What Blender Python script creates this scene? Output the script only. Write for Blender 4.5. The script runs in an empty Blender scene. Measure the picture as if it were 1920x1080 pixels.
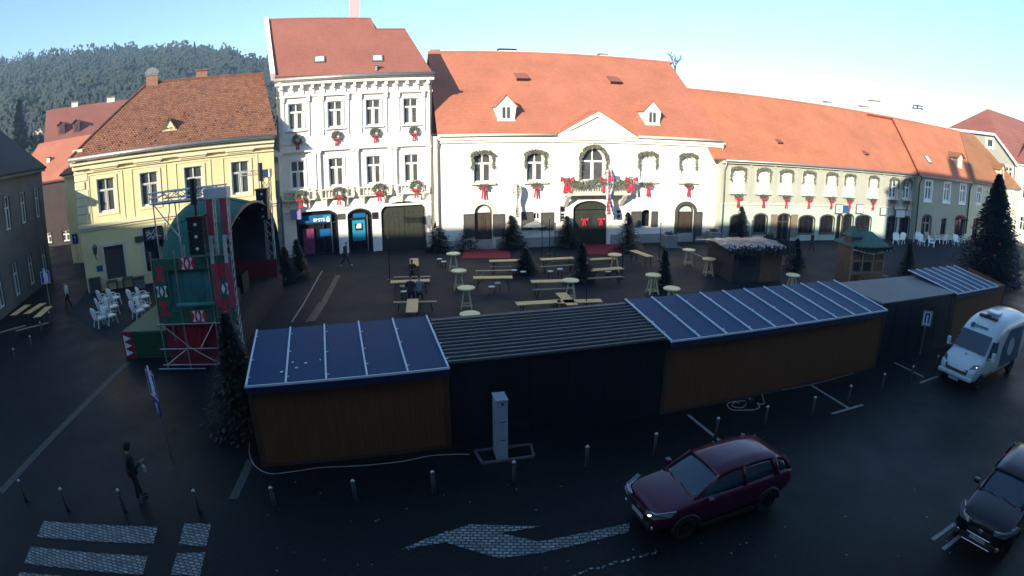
import bpy, math, random
from mathutils import Vector, Matrix
from mathutils.geometry import tessellate_polygon
random.seed(7)
R = math.radians
scn = bpy.context.scene
COL = scn.collection
# ------------------------------------------------------------------ camera: a wide webcam lens 9 m above the square
H = 9.0; LF = 1120.74; LK = 0.03717; PITCH = 0.266738; ROLL = -0.00138
def ray(px, py):
    """direction in the world of the light that reaches point (px, py) of the 1920 x 1080 photograph"""
    x, y = px-960.0, py-540.0
    r = math.hypot(x, y) or 1e-6
    t = r/LF; th = t+LK*t**3
    a, b, c = x/r*math.sin(th), -y/r*math.sin(th), math.cos(th)
    cr, sr = math.cos(ROLL), math.sin(ROLL)
    a, b = cr*a-sr*b, sr*a+cr*b
    cp, sp = math.cos(PITCH), math.sin(PITCH)
    return Vector((a, b*sp+c*cp, b*cp-c*sp))
def G(px, py, z=0.0):
    d = ray(px, py); k = (z-H)/d.z
    return Vector((d.x*k, d.y*k, z))
def at_dist(px, py, Y):
    d = ray(px, py); k = Y/d.y
    return Vector((0, 0, H))+d*k
# ------------------------------------------------------------------ objects
def tag(o, label=None, cat=None, group=None, kind=None):
    if label: o['label'] = label
    if cat: o['category'] = cat
    if group: o['group'] = group
    if kind: o['kind'] = kind
    return o
def empty(name, loc, rz=0.0, label=None, cat=None, group=None):
    o = bpy.data.objects.new(name, None); COL.objects.link(o)
    o.location = loc; o.rotation_euler = (0, 0, rz); o.empty_display_size = .3
    return tag(o, label, cat, group)
def copy_tree(o, parent=None):
    c = o.copy(); COL.objects.link(c)
    if parent is not None: c.parent = parent
    for ch in list(o.children): copy_tree(ch, c)
    return c
def again(o, loc, rz=0.0, label=None, scale=None, group=None):
    c = copy_tree(o); c.location = loc; c.rotation_euler = (0, 0, rz)
    if scale: c.scale = (scale, scale, scale)
    if label: c['label'] = label
    if group: c['group'] = group
    return c
class MB:
    def __init__(s): s.v = []; s.f = []; s.m = []
    def add(s, vs, fs, m=0):
        n = len(s.v); s.v += [tuple(p) for p in vs]; s.f += [tuple(i+n for i in f) for f in fs]; s.m += [m]*len(fs); return s
    def box(s, x0, y0, z0, x1, y1, z1, m=0):
        return s.add([(x0,y0,z0),(x1,y0,z0),(x1,y1,z0),(x0,y1,z0),(x0,y0,z1),(x1,y0,z1),(x1,y1,z1),(x0,y1,z1)],
                     [(0,3,2,1),(4,5,6,7),(0,1,5,4),(1,2,6,5),(2,3,7,6),(3,0,4,7)], m)
    def obox(s, c, d, rz=0, m=0, rx=0, ry=0):
        M = Matrix.Translation(c) @ Matrix.Rotation(rz,4,'Z') @ Matrix.Rotation(ry,4,'Y') @ Matrix.Rotation(rx,4,'X')
        hx,hy,hz = d[0]/2,d[1]/2,d[2]/2
        P = [(-hx,-hy,-hz),(hx,-hy,-hz),(hx,hy,-hz),(-hx,hy,-hz),(-hx,-hy,hz),(hx,-hy,hz),(hx,hy,hz),(-hx,hy,hz)]
        return s.add([M@Vector(p) for p in P], [(0,3,2,1),(4,5,6,7),(0,1,5,4),(1,2,6,5),(2,3,7,6),(3,0,4,7)], m)
    def bar(s, p, q, w, h=None, m=0):
        p, q = Vector(p), Vector(q); h = h or w; d = (q-p).normalized()
        up = Vector((0,0,1)) if abs(d.z) < .95 else Vector((0,1,0))
        a = d.cross(up).normalized()*w/2; b = a.cross(d).normalized()*h/2
        P = [p-a-b,p+a-b,p+a+b,p-a+b,q-a-b,q+a-b,q+a+b,q-a+b]
        return s.add(P, [(0,1,2,3),(7,6,5,4),(0,4,5,1),(1,5,6,2),(2,6,7,3),(3,7,4,0)], m)
    def tube(s, path, r, n=8, m=0, closed=False):
        P = [Vector(p) for p in path]; rs = r if isinstance(r,(list,tuple)) else [r]*len(P)
        base = len(s.v); k = len(P)
        for i,p in enumerate(P):
            a = P[i-1] if (i > 0 or closed) else p; b = P[(i+1)%k] if (i < k-1 or closed) else p
            d = (b-a).normalized(); up = Vector((0,0,1)) if abs(d.z) < .9 else Vector((1,0,0))
            u = d.cross(up).normalized(); w = u.cross(d).normalized()
            for j in range(n):
                t = 2*math.pi*j/n; s.v.append(tuple(p+(u*math.cos(t)+w*math.sin(t))*rs[i]))
        for i in range(k if closed else k-1):
            i2 = (i+1)%k
            for j in range(n):
                j2 = (j+1)%n; s.f.append((base+i*n+j,base+i*n+j2,base+i2*n+j2,base+i2*n+j)); s.m.append(m)
        if not closed:
            s.f.append(tuple(base+j for j in range(n-1,-1,-1))); s.m.append(m)
            s.f.append(tuple(base+(k-1)*n+j for j in range(n))); s.m.append(m)
        return s
    def lathe(s, prof, cx=0, cy=0, cz=0, n=16, m=0):
        base = len(s.v)
        for r,z in prof:
            for j in range(n):
                t = 2*math.pi*j/n; s.v.append((cx+r*math.cos(t), cy+r*math.sin(t), cz+z))
        for i in range(len(prof)-1):
            for j in range(n):
                j2 = (j+1)%n; s.f.append((base+i*n+j,base+i*n+j2,base+(i+1)*n+j2,base+(i+1)*n+j)); s.m.append(m)
        s.f.append(tuple(base+j for j in range(n-1,-1,-1))); s.m.append(m)
        s.f.append(tuple(base+(len(prof)-1)*n+j for j in range(n))); s.m.append(m)
        return s
    def slab(s, pts, t, m=0, mt=None):
        """a thick sheet: polygon pts (3D, counter-clockwise seen from outside), thickness t inward"""
        P = [Vector(p) for p in pts]; n = Vector((0,0,0))
        for i in range(len(P)):
            a,b = P[i],P[(i+1)%len(P)]; n += Vector(((a.y-b.y)*(a.z+b.z),(a.z-b.z)*(a.x+b.x),(a.x-b.x)*(a.y+b.y)))
        n.normalize(); k = len(P)
        tr = tessellate_polygon([P])
        Q = [p-n*t for p in P]; s.add(P+Q, [], m); b = len(s.v)-2*k
        for f in tr:
            a0 = [P[i] for i in f]; nn = (a0[1]-a0[0]).cross(a0[2]-a0[0])
            if nn.dot(n) < 0: f = (f[0],f[2],f[1])
            s.f.append(tuple(b+i for i in f)); s.m.append(m); s.f.append(tuple(b+k+i for i in (f[0],f[2],f[1]))); s.m.append(m if mt is None else mt)
        for i in range(k):
            j = (i+1)%k; s.f.append((b+j,b+i,b+k+i,b+k+j)); s.m.append(m)
        return s
    def prism(s, pts, y0, y1, m=0):
        """pts = (x, z) outline, extruded from y0 to y1"""
        k = len(pts); area = sum(pts[i][0]*pts[(i+1)%k][1]-pts[(i+1)%k][0]*pts[i][1] for i in range(k))
        if area < 0: pts = pts[::-1]
        return s.slab([(x,y0,z) for x,z in pts], y1-y0, m)
    def holed(s, outline, holes, y, depth, m=0, mr=None):
        """wall face at y with openings; reveals go back by depth"""
        polys = [[Vector((x,0,z)) for x,z in p] for p in [outline]+holes]
        flat = [p for pl in polys for p in pl]
        tr = tessellate_polygon([[Vector((p.x,p.z,0)) for p in pl] for pl in polys])
        b = len(s.v); s.v += [(p.x,y,p.z) for p in flat]
        for f in tr:
            a0 = [flat[i] for i in f]; nn = (a0[1]-a0[0]).cross(a0[2]-a0[0])
            if nn.y > 0: f = (f[0],f[2],f[1])
            s.f.append(tuple(b+i for i in f)); s.m.append(m)
        for h in holes:
            b = len(s.v); k = len(h); area = sum(h[i][0]*h[(i+1)%k][1]-h[(i+1)%k][0]*h[i][1] for i in range(k))
            if area < 0: h = h[::-1]
            s.v += [(x,y,z) for x,z in h]+[(x,y+depth,z) for x,z in h]
            for i in range(k):
                j = (i+1)%k; s.f.append((b+i,b+j,b+k+j,b+k+i)); s.m.append(m if mr is None else mr)
        return s
    def ring(s, outer, inner, y0, y1, m=0):
        """flat frame between two (x, z) outlines of equal count, from y0 back to y1"""
        k = len(outer); b = len(s.v)
        for y in (y0,y1): s.v += [(x,y,z) for x,z in outer]+[(x,y,z) for x,z in inner]
        for i in range(k):
            j = (i+1)%k
            s.f += [(b+i,b+j,b+k+j,b+k+i),(b+k+i,b+k+j,b+3*k+j,b+3*k+i),(b+j,b+i,b+2*k+i,b+2*k+j)]; s.m += [m]*3
        return s
    def build(s, name, mats, parent=None, smooth=False, bevel=0, loc=None, sub=0, fix=False):
        me = bpy.data.meshes.new(name); me.from_pydata(s.v, [], s.f)
        if not isinstance(mats,(list,tuple)): mats = [mats]
        for m in mats: me.materials.append(M[m] if isinstance(m,str) else m)
        me.polygons.foreach_set('material_index', s.m)
        if smooth: me.polygons.foreach_set('use_smooth', [True]*len(s.f))
        me.update()
        if fix:
            import bmesh
            bm = bmesh.new(); bm.from_mesh(me); bmesh.ops.remove_doubles(bm, verts=bm.verts, dist=1e-4)
            bmesh.ops.recalc_face_normals(bm, faces=bm.faces); bm.to_mesh(me); bm.free()
        o = bpy.data.objects.new(name, me); COL.objects.link(o)
        if parent is not None: o.parent = parent
        if loc is not None: o.location = loc
        if sub:
            d = o.modifiers.new('sub','SUBSURF'); d.levels = sub; d.render_levels = sub
        if bevel:
            d = o.modifiers.new('bevel','BEVEL'); d.width = bevel; d.segments = 2; d.limit_method = 'ANGLE'
        return o
def arch(u0, u1, z0, zs, zt, n=10):
    """outline of an opening: jambs to zs, then a curved head up to zt"""
    P = [(u0,z0),(u1,z0),(u1,zs)]; c = (u0+u1)/2; a = (u1-u0)/2; h = zt-zs
    if h > .01:
        for i in range(1,n): t = math.pi*i/n; P.append((c+a*math.cos(t), zs+h*math.sin(t)))
    P.append((u0,zs)); return P
def inset(P, d):
    xs = [p[0] for p in P]; zs = [p[1] for p in P]; cx = (min(xs)+max(xs))/2; cz = (min(zs)+max(zs))/2
    w = max(xs)-cx; h = max(zs)-cz
    return [(cx+(x-cx)*(w-d)/w, cz+(z-cz)*(h-d)/h) for x,z in P]
# ------------------------------------------------------------------ materials
M = {}
def new(name):
    m = bpy.data.materials.new(name); m.use_nodes = True; nt = m.node_tree; M[name] = m
    return nt, nt.nodes['Principled BSDF']
def pm(name, col, rough=.6, var=.18, scale=2.0, bump=0, bscale=25, metal=0, spec=.5, coat=0, emit=None, estr=0, stretch=None, rvar=0):
    nt, b = new(name); N = nt.nodes; L = nt.links
    b.inputs['Roughness'].default_value = rough; b.inputs['Metallic'].default_value = metal
    b.inputs['Specular IOR Level'].default_value = spec; b.inputs['Coat Weight'].default_value = coat
    tc = N.new('ShaderNodeTexCoord'); v = tc.outputs['Object']
    if stretch:
        mp = N.new('ShaderNodeMapping'); mp.inputs['Scale'].default_value = stretch; L.new(v, mp.inputs[0]); v = mp.outputs[0]
    nz = N.new('ShaderNodeTexNoise'); nz.inputs['Scale'].default_value = scale; nz.inputs['Detail'].default_value = 6; nz.inputs['Roughness'].default_value = .65
    L.new(v, nz.inputs['Vector'])
    rp = N.new('ShaderNodeValToRGB'); e = rp.color_ramp.elements
    e[0].position = .3; e[1].position = .7
    e[0].color = (*[c*(1-var) for c in col],1); e[1].color = (*[min(1,c*(1+var)) for c in col],1)
    L.new(nz.outputs[0], rp.inputs[0]); L.new(rp.outputs[0], b.inputs['Base Color'])
    if rvar:
        mr = N.new('ShaderNodeMapRange'); mr.inputs[3].default_value = rough-rvar; mr.inputs[4].default_value = rough+rvar
        mr.inputs[1].default_value = .35; mr.inputs[2].default_value = .65
        L.new(nz.outputs[0], mr.inputs[0]); L.new(mr.outputs[0], b.inputs['Roughness'])
    if bump:
        n2 = N.new('ShaderNodeTexNoise'); n2.inputs['Scale'].default_value = bscale; n2.inputs['Detail'].default_value = 4
        L.new(v, n2.inputs['Vector']); bp = N.new('ShaderNodeBump'); bp.inputs['Strength'].default_value = bump; bp.inputs['Distance'].default_value = .02
        L.new(n2.outputs[0], bp.inputs['Height']); L.new(bp.outputs[0], b.inputs['Normal'])
    if emit:
        b.inputs['Emission Color'].default_value = (*emit,1); b.inputs['Emission Strength'].default_value = estr
    return M[name]
def brick(name, c1, c2, cm, w, h, msize=.02, plane='xz', rough=.75, kz=1.0, bump=.4, var=.25, vscale=.35, dist=.03, offset=.5, spec=.4, rvar=0):
    nt, b = new(name); N = nt.nodes; L = nt.links
    b.inputs['Roughness'].default_value = rough; b.inputs['Specular IOR Level'].default_value = spec
    tc = N.new('ShaderNodeTexCoord'); sp = N.new('ShaderNodeSeparateXYZ'); L.new(tc.outputs['Object'], sp.inputs[0])
    cb = N.new('ShaderNodeCombineXYZ'); L.new(sp.outputs[0], cb.inputs[0])
    mu = N.new('ShaderNodeMath'); mu.operation = 'MULTIPLY'; mu.inputs[1].default_value = kz
    L.new(sp.outputs[2 if plane == 'xz' else 1], mu.inputs[0]); L.new(mu.outputs[0], cb.inputs[1])
    bt = N.new('ShaderNodeTexBrick'); bt.inputs['Scale'].default_value = 1; bt.inputs['Brick Width'].default_value = w; bt.inputs['Row Height'].default_value = h
    bt.inputs['Mortar Size'].default_value = msize; bt.inputs['Mortar Smooth'].default_value = .4; bt.inputs['Bias'].default_value = 0; bt.offset = offset
    bt.inputs['Color1'].default_value = (*c1,1); bt.inputs['Color2'].default_value = (*c2,1); bt.inputs['Mortar'].default_value = (*cm,1)
    wob = N.new('ShaderNodeTexNoise'); wob.inputs['Scale'].default_value = 1.3
    L.new(tc.outputs['Object'], wob.inputs['Vector'])
    va = N.new('ShaderNodeVectorMath'); va.operation = 'MULTIPLY_ADD'; va.inputs[1].default_value = (dist*2,dist*2,0)
    L.new(wob.outputs[1], va.inputs[0]); L.new(cb.outputs[0], va.inputs[2]); L.new(va.outputs[0], bt.inputs['Vector'])
    nz = N.new('ShaderNodeTexNoise'); nz.inputs['Scale'].default_value = vscale; nz.inputs['Detail'].default_value = 8; nz.inputs['Roughness'].default_value = .7
    L.new(tc.outputs['Object'], nz.inputs['Vector'])
    mr = N.new('ShaderNodeMapRange'); mr.inputs[1].default_value = .3; mr.inputs[2].default_value = .7; mr.inputs[3].default_value = 1-var; mr.inputs[4].default_value = 1+var
    L.new(nz.outputs[0], mr.inputs[0])
    mx = N.new('ShaderNodeVectorMath'); mx.operation = 'SCALE'; L.new(bt.outputs[0], mx.inputs[0]); L.new(mr.outputs[0], mx.inputs['Scale'])
    L.new(mx.outputs[0], b.inputs['Base Color'])
    if rvar:
        m2 = N.new('ShaderNodeMapRange'); m2.inputs[1].default_value = .35; m2.inputs[2].default_value = .65; m2.inputs[3].default_value = rough-rvar; m2.inputs[4].default_value = rough+rvar
        L.new(nz.outputs[0], m2.inputs[0]); L.new(m2.outputs[0], b.inputs['Roughness'])
    if bump:
        bp = N.new('ShaderNodeBump'); bp.inputs['Strength'].default_value = bump; bp.inputs['Distance'].default_value = .03; bp.invert = True
        L.new(bt.outputs['Fac'], bp.inputs['Height']); L.new(bp.outputs[0], b.inputs['Normal'])
    return M[name]
def leafy(name, c1, c2, c3, rough=.6):
    nt, b = new(name); N = nt.nodes; L = nt.links; b.inputs['Roughness'].default_value = rough
    g = N.new('ShaderNodeNewGeometry'); rp = N.new('ShaderNodeValToRGB'); e = rp.color_ramp.elements
    e[0].color = (*c1,1); e[1].color = (*c3,1); x = e.new(.5); x.color = (*c2,1)
    L.new(g.outputs['Random Per Island'], rp.inputs[0]); L.new(rp.outputs[0], b.inputs['Base Color']); return M[name]
# walls
pm('white_render', (.74,.73,.68), .8, .05, .8, .15, 12)
pm('dusky_render', (.20,.20,.19), .85, .25, .5, .2, 12)
pm('grey_render', (.72,.70,.66), .8, .06, .8, .15, 12)
pm('hall_render', (.82,.79,.69), .8, .05, .6, .15, 12)
pm('yellow_render', (.78,.65,.33), .8, .08, .6, .15, 12)
pm('yellow_trim', (.78,.68,.43), .8, .06, 1, .1, 12)
pm('green_render', (.38,.39,.32), .8, .07, .6, .15, 12)
pm('mint_render', (.42,.50,.42), .8, .07, .6, .15, 12)
pm('trim_pale', (.60,.57,.46), .7, .05, 1, .1, 12)
pm('olive_render', (.36,.36,.27), .8, .08, .6, .15, 12)
pm('cream_render', (.55,.53,.36), .8, .07, .6, .15, 12)
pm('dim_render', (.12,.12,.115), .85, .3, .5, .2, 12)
pm('back_render', (.14,.13,.11), .85, .1, .6, .2, 12)
pm('white_paint', (.80,.80,.78), .45, .03, 2)
pm('dull_white', (.58,.59,.55), .6, .08, 5, .1)
pm('stone', (.34,.33,.30), .8, .15, 4, .3)
pm('kerb_stone', (.09,.095,.095), .8, .3, 4, .3, rvar=.1)
pm('brown_wood_door', (.055,.040,.028), .5, .25, 3, .2, stretch=(6,6,.6))
pm('grey_shutter', (.06,.058,.048), .6, .2, 3, .2, stretch=(6,6,.6))
pm('dark_green_gate', (.026,.030,.020), .55, .25, 2, .2, stretch=(6,6,.6))
pm('zinc', (.33,.33,.30), .45, .15, 3, 0, metal=.6)
pm('pipe', (.30,.27,.23), .4, .2, 3, 0, metal=.5)
pm('shaded_brown', (.03,.016,.014), .8, .3, 1)  # wall of the low far house, street shade put into its colour
pm('tar', (.025,.024,.022), .8, .3, 1)
pm('dark_metal', (.022,.022,.024), .45, .3, 8, metal=.4)
pm('steel', (.42,.43,.43), .35, .15, 8, metal=.8)
pm('glass', (.075,.08,.08), .08, .35, .9, spec=.8)
pm('glass_dark', (.012,.014,.018), .08, .35, .9, spec=.6)
pm('pale_pane', (.58,.58,.54), .35, .1, 2.5, spec=.6, stretch=(6,1,.4))  # white curtain tone, also painted as glare on two town hall windows
pm('chimney_brick', (.30,.15,.09), .85, .3, 6, .4)
pm('chimney_white', (.75,.70,.60), .85, .1, 3, .2)
pm('chimney_pink', (.75,.33,.34), .85, .05, 3, .1)
T = lambda n,c,var,**k: brick(n, c, tuple(x*.86 for x in c), tuple(x*.62 for x in c), .19, .17, .018, kz=1.45, var=var, **k)
T('tile_red', (.50,.175,.098), .16); T('tile_orange', (.51,.178,.09), .18)
brick('tile_old', (.36,.155,.08), (.23,.09,.05), (.11,.05,.028), .21, .2, .03, kz=1.45, var=.3, vscale=1.6, bump=.9, dist=.05)
T('tile_rust', (.34,.15,.07), .2); T('tile_dark', (.045,.032,.028), .3); T('tile_wine', (.33,.12,.085), .13); T('tile_brown', (.26,.11,.08), .15)
# ground
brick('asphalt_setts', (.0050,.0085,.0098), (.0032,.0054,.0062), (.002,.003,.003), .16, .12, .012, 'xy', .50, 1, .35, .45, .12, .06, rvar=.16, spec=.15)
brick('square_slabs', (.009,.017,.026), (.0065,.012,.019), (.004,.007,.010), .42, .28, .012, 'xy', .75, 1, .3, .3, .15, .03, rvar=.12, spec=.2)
brick('marble_setts', (.27,.32,.32), (.14,.17,.175), (.03,.032,.032), .17, .105, .022, 'xy', .6, 1, .8, .35, 3, .05, rvar=.1)
pm('pale_strip', (.030,.034,.034), .6, .35, 2.5, .2, rvar=.1)
pm('line_paint', (.20,.22,.21), .55, .45, 9, .1)
# market
pm('blue_roof', (.010,.052,.118), .5, .10, .7, 0, spec=.12)
pm('blue_edge', (.006,.010,.05), .6, .15, 1)
pm('seam', (.52,.62,.66), .4, .12, 3)
pm('hut_wood', (.128,.052,.010), .65, .2, 1.5, .15, 20, stretch=(5,5,.5))
pm('hut_trim', (.05,.03,.014), .65, .2, 2)
pm('black_sheet', (.005,.007,.013), .4, .2, 1, spec=.5)
pm('grey_sheet', (.12,.14,.135), .6, .12, .8, .05, 10)
pm('crumpled_foil', (.17,.18,.175), .38, .35, 2.2, .8, 5, metal=.3)
pm('table_top', (.82,.72,.36), .6, .08, 4)
pm('table_legs', (.55,.48,.28), .6, .12, 4)
pm('beer_wood', (.58,.40,.16), .5, .15, 3, .1, stretch=(1,6,6))
pm('beer_wood_dark', (.22,.16,.11), .5, .15, 3, .1)
pm('orange_wood', (.38,.17,.07), .5, .15, 3)
pm('lodge_wood', (.12,.068,.035), .7, .3, 3, .3, 12)
pm('lodge_green', (.045,.11,.08), .6, .25, 3, .2)
pm('red_carpet', (.20,.012,.022), .9, .15, 5)
pm('red_cloth', (.45,.02,.045), .75, .15, 4)
pm('stage_red', (.17,.006,.018), .8, .35, 3)
pm('pink_steel', (.36,.06,.09), .5, .25, 3)
pm('canvas_green', (.004,.098,.072), .65, .15, .9, .15, 3, spec=.2)
pm('canvas_pale', (.030,.17,.155), .7, .25, 2)
pm('panel_green', (.014,.10,.055), .6, .4, 9)
pm('deck_green', (.012,.075,.028), .6, .2, 3)
pm('black_lining', (.006,.007,.009), .8, .3, 2)
pm('speaker_black', (.008,.009,.011), .5, .3, 4)
pm('cone_white', (.6,.62,.62), .4, .1, 4)
pm('chair_white', (.74,.82,.80), .4, .08, 4)
pm('banner', (.30,.31,.29), .6, .25, 8)
pm('sign_blue', (.008,.025,.20), .35, .1, 3)
pm('sign_white', (.70,.74,.76), .4, .05, 3)
pm('bank_blue', (.01,.10,.26), .35, .15, 3); pm('bank_cyan', (.02,.24,.36), .35, .15, 3); pm('poster_red', (.16,.03,.09), .4, .4, 2.5)
pm('lilac', (.20,.17,.34), .6, .1, 3)
pm('cable', (.30,.28,.24), .5, .2, 9)
pm('pillar_paint', (.30,.37,.42), .45, .16, 2.2, .05)
pm('plant_box', (.20,.20,.21), .8, .15, 3, .2)
pm('flag_blue', (.05,.13,.28), .7, .1, 3); pm('flag_red', (.42,.06,.07), .7, .1, 3); pm('flag_pale', (.55,.68,.64), .7, .05, 3)
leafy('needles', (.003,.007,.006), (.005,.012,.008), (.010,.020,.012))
leafy('wreath_green', (.06,.07,.05), (.10,.11,.08), (.15,.155,.12))
leafy('bough', (.09,.095,.065), (.13,.135,.095), (.18,.18,.13))  # garland greens paled, lens glare put into the colour
leafy('dark_bough', (.012,.02,.012), (.02,.03,.016), (.035,.045,.025))
leafy('forest', (.020,.034,.036), (.032,.040,.040), (.024,.042,.040), 1)  # bluish haze over the hill partly put into these colours
pm('bark', (.05,.04,.03), .9, .3, 5, .5)
pm('hill_soil', (.045,.045,.03), .95, .3, .05)
pm('skin', (.42,.24,.17), .5, .05, 5); pm('hair', (.015,.012,.010), .6, .2, 20)
for nm, c in (('cloth_black',(.008,.008,.010)),('cloth_grey_blue',(.13,.17,.19)),('cloth_cream',(.40,.44,.38)),('cloth_dark',(.02,.022,.028)),('cloth_brown',(.06,.035,.02)),('shoe_white',(.6,.6,.58)),('shoe_black',(.01,.01,.01)),('bag_pale',(.25,.26,.27))):
    pm(nm, c, .8, .15, 8, .2, 60)
# cars
pm('paint_red', (.055,.002,.024), .3, .03, 1, coat=.45, spec=.3); pm('paint_black', (.003,.004,.010), .3, .03, 1, coat=.3, spec=.3)
pm('paint_white', (.46,.56,.58), .3, .03, 1, coat=.6); pm('car_glass', (.008,.035,.060), .05, .1, 1, spec=.9)  # car_glass: blue of the reflected sky put into the base colour
pm('tyre', (.008,.008,.008), .8, .1, 3); pm('rim', (.03,.03,.035), .35, .1, 3, metal=.8); pm('chrome', (.5,.52,.54), .2, .05, 3, metal=.9)
pm('plastic_black', (.009,.009,.010), .55, .1, 3); pm('lamp_glass', (.10,.12,.13), .12, .1, 3, spec=.9); pm('plate', (.28,.30,.30), .5, .05, 3)
pm('lamp_lit', (.9,.9,.8), .3, .02, 3, emit=(1,.93,.75), estr=2); pm('van_decal', (.02,.06,.12), .4, .1, 3); pm('van_decal_pale', (.34,.40,.44), .4, .1, 3)
class Fac:
    """a street front: origin on the ground, x along the front, y into the house, z up"""
    def __init__(s, px, py, deg):
        s.A = G(px, py); s.a = R(deg); s.t = Vector((math.cos(s.a), math.sin(s.a), 0)); s.n = Vector((-s.t.y, s.t.x, 0))
    def hit(s, px, py, P, N):
        d = ray(px, py); C = Vector((0,0,H)); X = C+d*((P-C).dot(N)/d.dot(N))-s.A
        return Vector((X.dot(s.t), X.dot(s.n), X.z))
    def uv(s, px, py, y=0):
        v = s.hit(px, py, s.A+s.n*y, s.n); return v.x, v.z
    def rect(s, a, b, c, d, y=0):
        u0 = s.uv(a,(b+d)/2,y)[0]; u1 = s.uv(c,(b+d)/2,y)[0]; z0 = s.uv((a+c)/2,d,y)[1]; z1 = s.uv((a+c)/2,b,y)[1]; return u0,u1,z0,z1
    def sl(s, px, py, he, tan, y0=-.4):
        return s.hit(px, py, s.A+s.n*y0+Vector((0,0,he)), s.n*tan-Vector((0,0,1)))
    def w(s, u, y, z): return s.A+s.t*u+s.n*y+Vector((0,0,z))
    def root(s, name, label, cat): return empty(name, s.A, s.a, label, cat)
    def xpr(s): return s.a
class Row(Fac):
    def __init__(s, A, ang): s.A = Vector((A.x,A.y,0)); s.a = ang; s.t = Vector((math.cos(ang),math.sin(ang),0)); s.n = Vector((-s.t.y,s.t.x,0))
def window(root, P, y=.16, frame='white_paint', pane='glass', cols=2, transom=.7, fw=.07, bars=0, trim=None, tw=.14, tp=.05, name='window', pane_low=None):
    """P: opening outline (x, z). A frame mesh with its pane as a sub-part, and a moulded surround"""
    xs = [p[0] for p in P]; zs = [p[1] for p in P]; u0,u1,z0,z1 = min(xs),max(xs),min(zs),max(zs)
    m = MB().ring(P, inset(P, fw), y-.03, y+.05)
    zt = z0+(z1-z0)*transom if transom else z1
    for i in range(1, cols):
        u = u0+(u1-u0)*i/cols; m.box(u-fw*.5, y-.025, z0+fw, u+fw*.5, y+.04, z1-fw)
    if transom: m.box(u0+fw, y-.04, zt-fw*.6, u1-fw, y+.045, zt+fw*.6)
    for i in range(cols):
        a = u0+(u1-u0)*i/cols+fw; b = u0+(u1-u0)*(i+1)/cols-fw
        m.ring([(a,z0+fw),(b,z0+fw),(b,zt-fw*.6),(a,zt-fw*.6)], [(a+.04,z0+fw+.04),(b-.04,z0+fw+.04),(b-.04,zt-fw*.6-.04),(a+.04,zt-fw*.6-.04)], y-.01, y+.035)
        for k in range(1, bars+1):
            z = z0+(zt-z0)*k/(bars+1); m.box(a, y-.005, z-.015, b, y+.035, z+.015)
    o = m.build(name, frame, root)
    MB().prism(P, y+.05, y+.07).build('pane', pane, o)
    if trim:
        Q = inset(P, -tw); MB().ring(Q, P, -tp, .02).build('surround', trim, root)
    return o
def sill(root, u0, u1, z, mat='trim_pale', d=.16, h=.09):
    return MB().box(u0,-d,z-h,u1,.02,z).build('sill', mat, root, bevel=.015)
def wall(root, u0, u1, z1, holes, mat, depth=9, z0=-.3, y=0, rev=.26, name='wall', split=None, mats=None):
    m = MB()
    if split:   # lower storey in another colour
        m.holed([(u0,z0),(u1,z0),(u1,split),(u0,split)], [h for h in holes if max(p[1] for p in h) < split], y, rev, 1)
        m.holed([(u0,split),(u1,split),(u1,z1),(u0,z1)], [h for h in holes if max(p[1] for p in h) >= split], y, rev, 0)
    else: m.holed([(u0,z0),(u1,z0),(u1,z1),(u0,z1)], holes, y, rev, 0)
    m.add([(u0,y,z0),(u0,depth,z0),(u0,depth,z1),(u0,y,z1)], [(0,3,2,1)]); m.add([(u1,y,z0),(u1,depth,z0),(u1,depth,z1),(u1,y,z1)], [(0,1,2,3)])
    m.add([(u0,depth,z0),(u1,depth,z0),(u1,depth,z1),(u0,depth,z1)], [(0,3,2,1)])
    m.add([(u0,y+rev+.5,z0),(u1,y+rev+.5,z0),(u1,y+rev+.5,z1),(u0,y+rev+.5,z1)], [(0,1,2,3)], 2)   # dark rooms behind the openings
    return m.build(name, mats or [mat, mat, 'black_lining'], root)
def roof_on(root, pts, yr, mat, he, tan, y0=-.4, uback=None, t=.14, gable=None, wmat=None, ga=None):
    """front slope polygon pts (local, first two = eave left/right going left to right, then ridge right to left) plus rear slope"""
    m = MB(); m.slab(pts, t)
    u = uback or (min(p[0] for p in pts), max(p[0] for p in pts)); zr = he+(yr-y0)*tan; D = 2*yr-y0
    rl, rr = ga or u
    m.slab([(rl,yr,zr+.0),(rr,yr,zr),(u[1],D,he),(u[0],D,he)][::-1], t)
    m.tube([(rl,yr,zr+.02),(rr,yr,zr+.02)], .11, 8)
    return m.build('roof', mat, root)
def chimney(parent, u, y, zb, zt, w, d, mat='chimney_white', cap='chimney_brick', capw=.08, style='slab', label=None):
    m = MB().box(u-w/2,y-d/2,zb,u+w/2,y+d/2,zt)
    m.box(u-w/2-capw,y-d/2-capw,zt,u+w/2+capw,y+d/2+capw,zt+.12,1)
    if style == 'pots':
        for k in (-.25,.25): m.lathe([(.12,0),(.1,.35)],u+k*w,y,zt+.12,8,1)
    if style == 'hood':
        for a in (-1,1):
            for b in (-1,1): m.box(u+a*w*.4-.04,y+b*d*.4-.04,zt+.12,u+a*w*.4+.04,y+b*d*.4+.04,zt+.4,1)
        m.box(u-w/2-capw,y-d/2-capw,zt+.4,u+w/2+capw,y+d/2+capw,zt+.46,1)
    if style == 'barrel':
        P = [(w*.62*math.cos(math.pi*i/8), .12+w*.5*math.sin(math.pi*i/8)) for i in range(9)]
        m.prism([(u+x,zt+.02+z) for x,z in P], y-d/2-capw, y+d/2+capw, 1)
    o = m.build('chimney', [mat,cap], parent)
    if label: o['label'] = label
    return o
def gutter(root, u0, u1, y, z, mat='zinc', r=.09):
    return MB().tube([(u0,y,z),(u1,y,z)], r, 8).build('gutter', mat, root, smooth=True)
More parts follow.
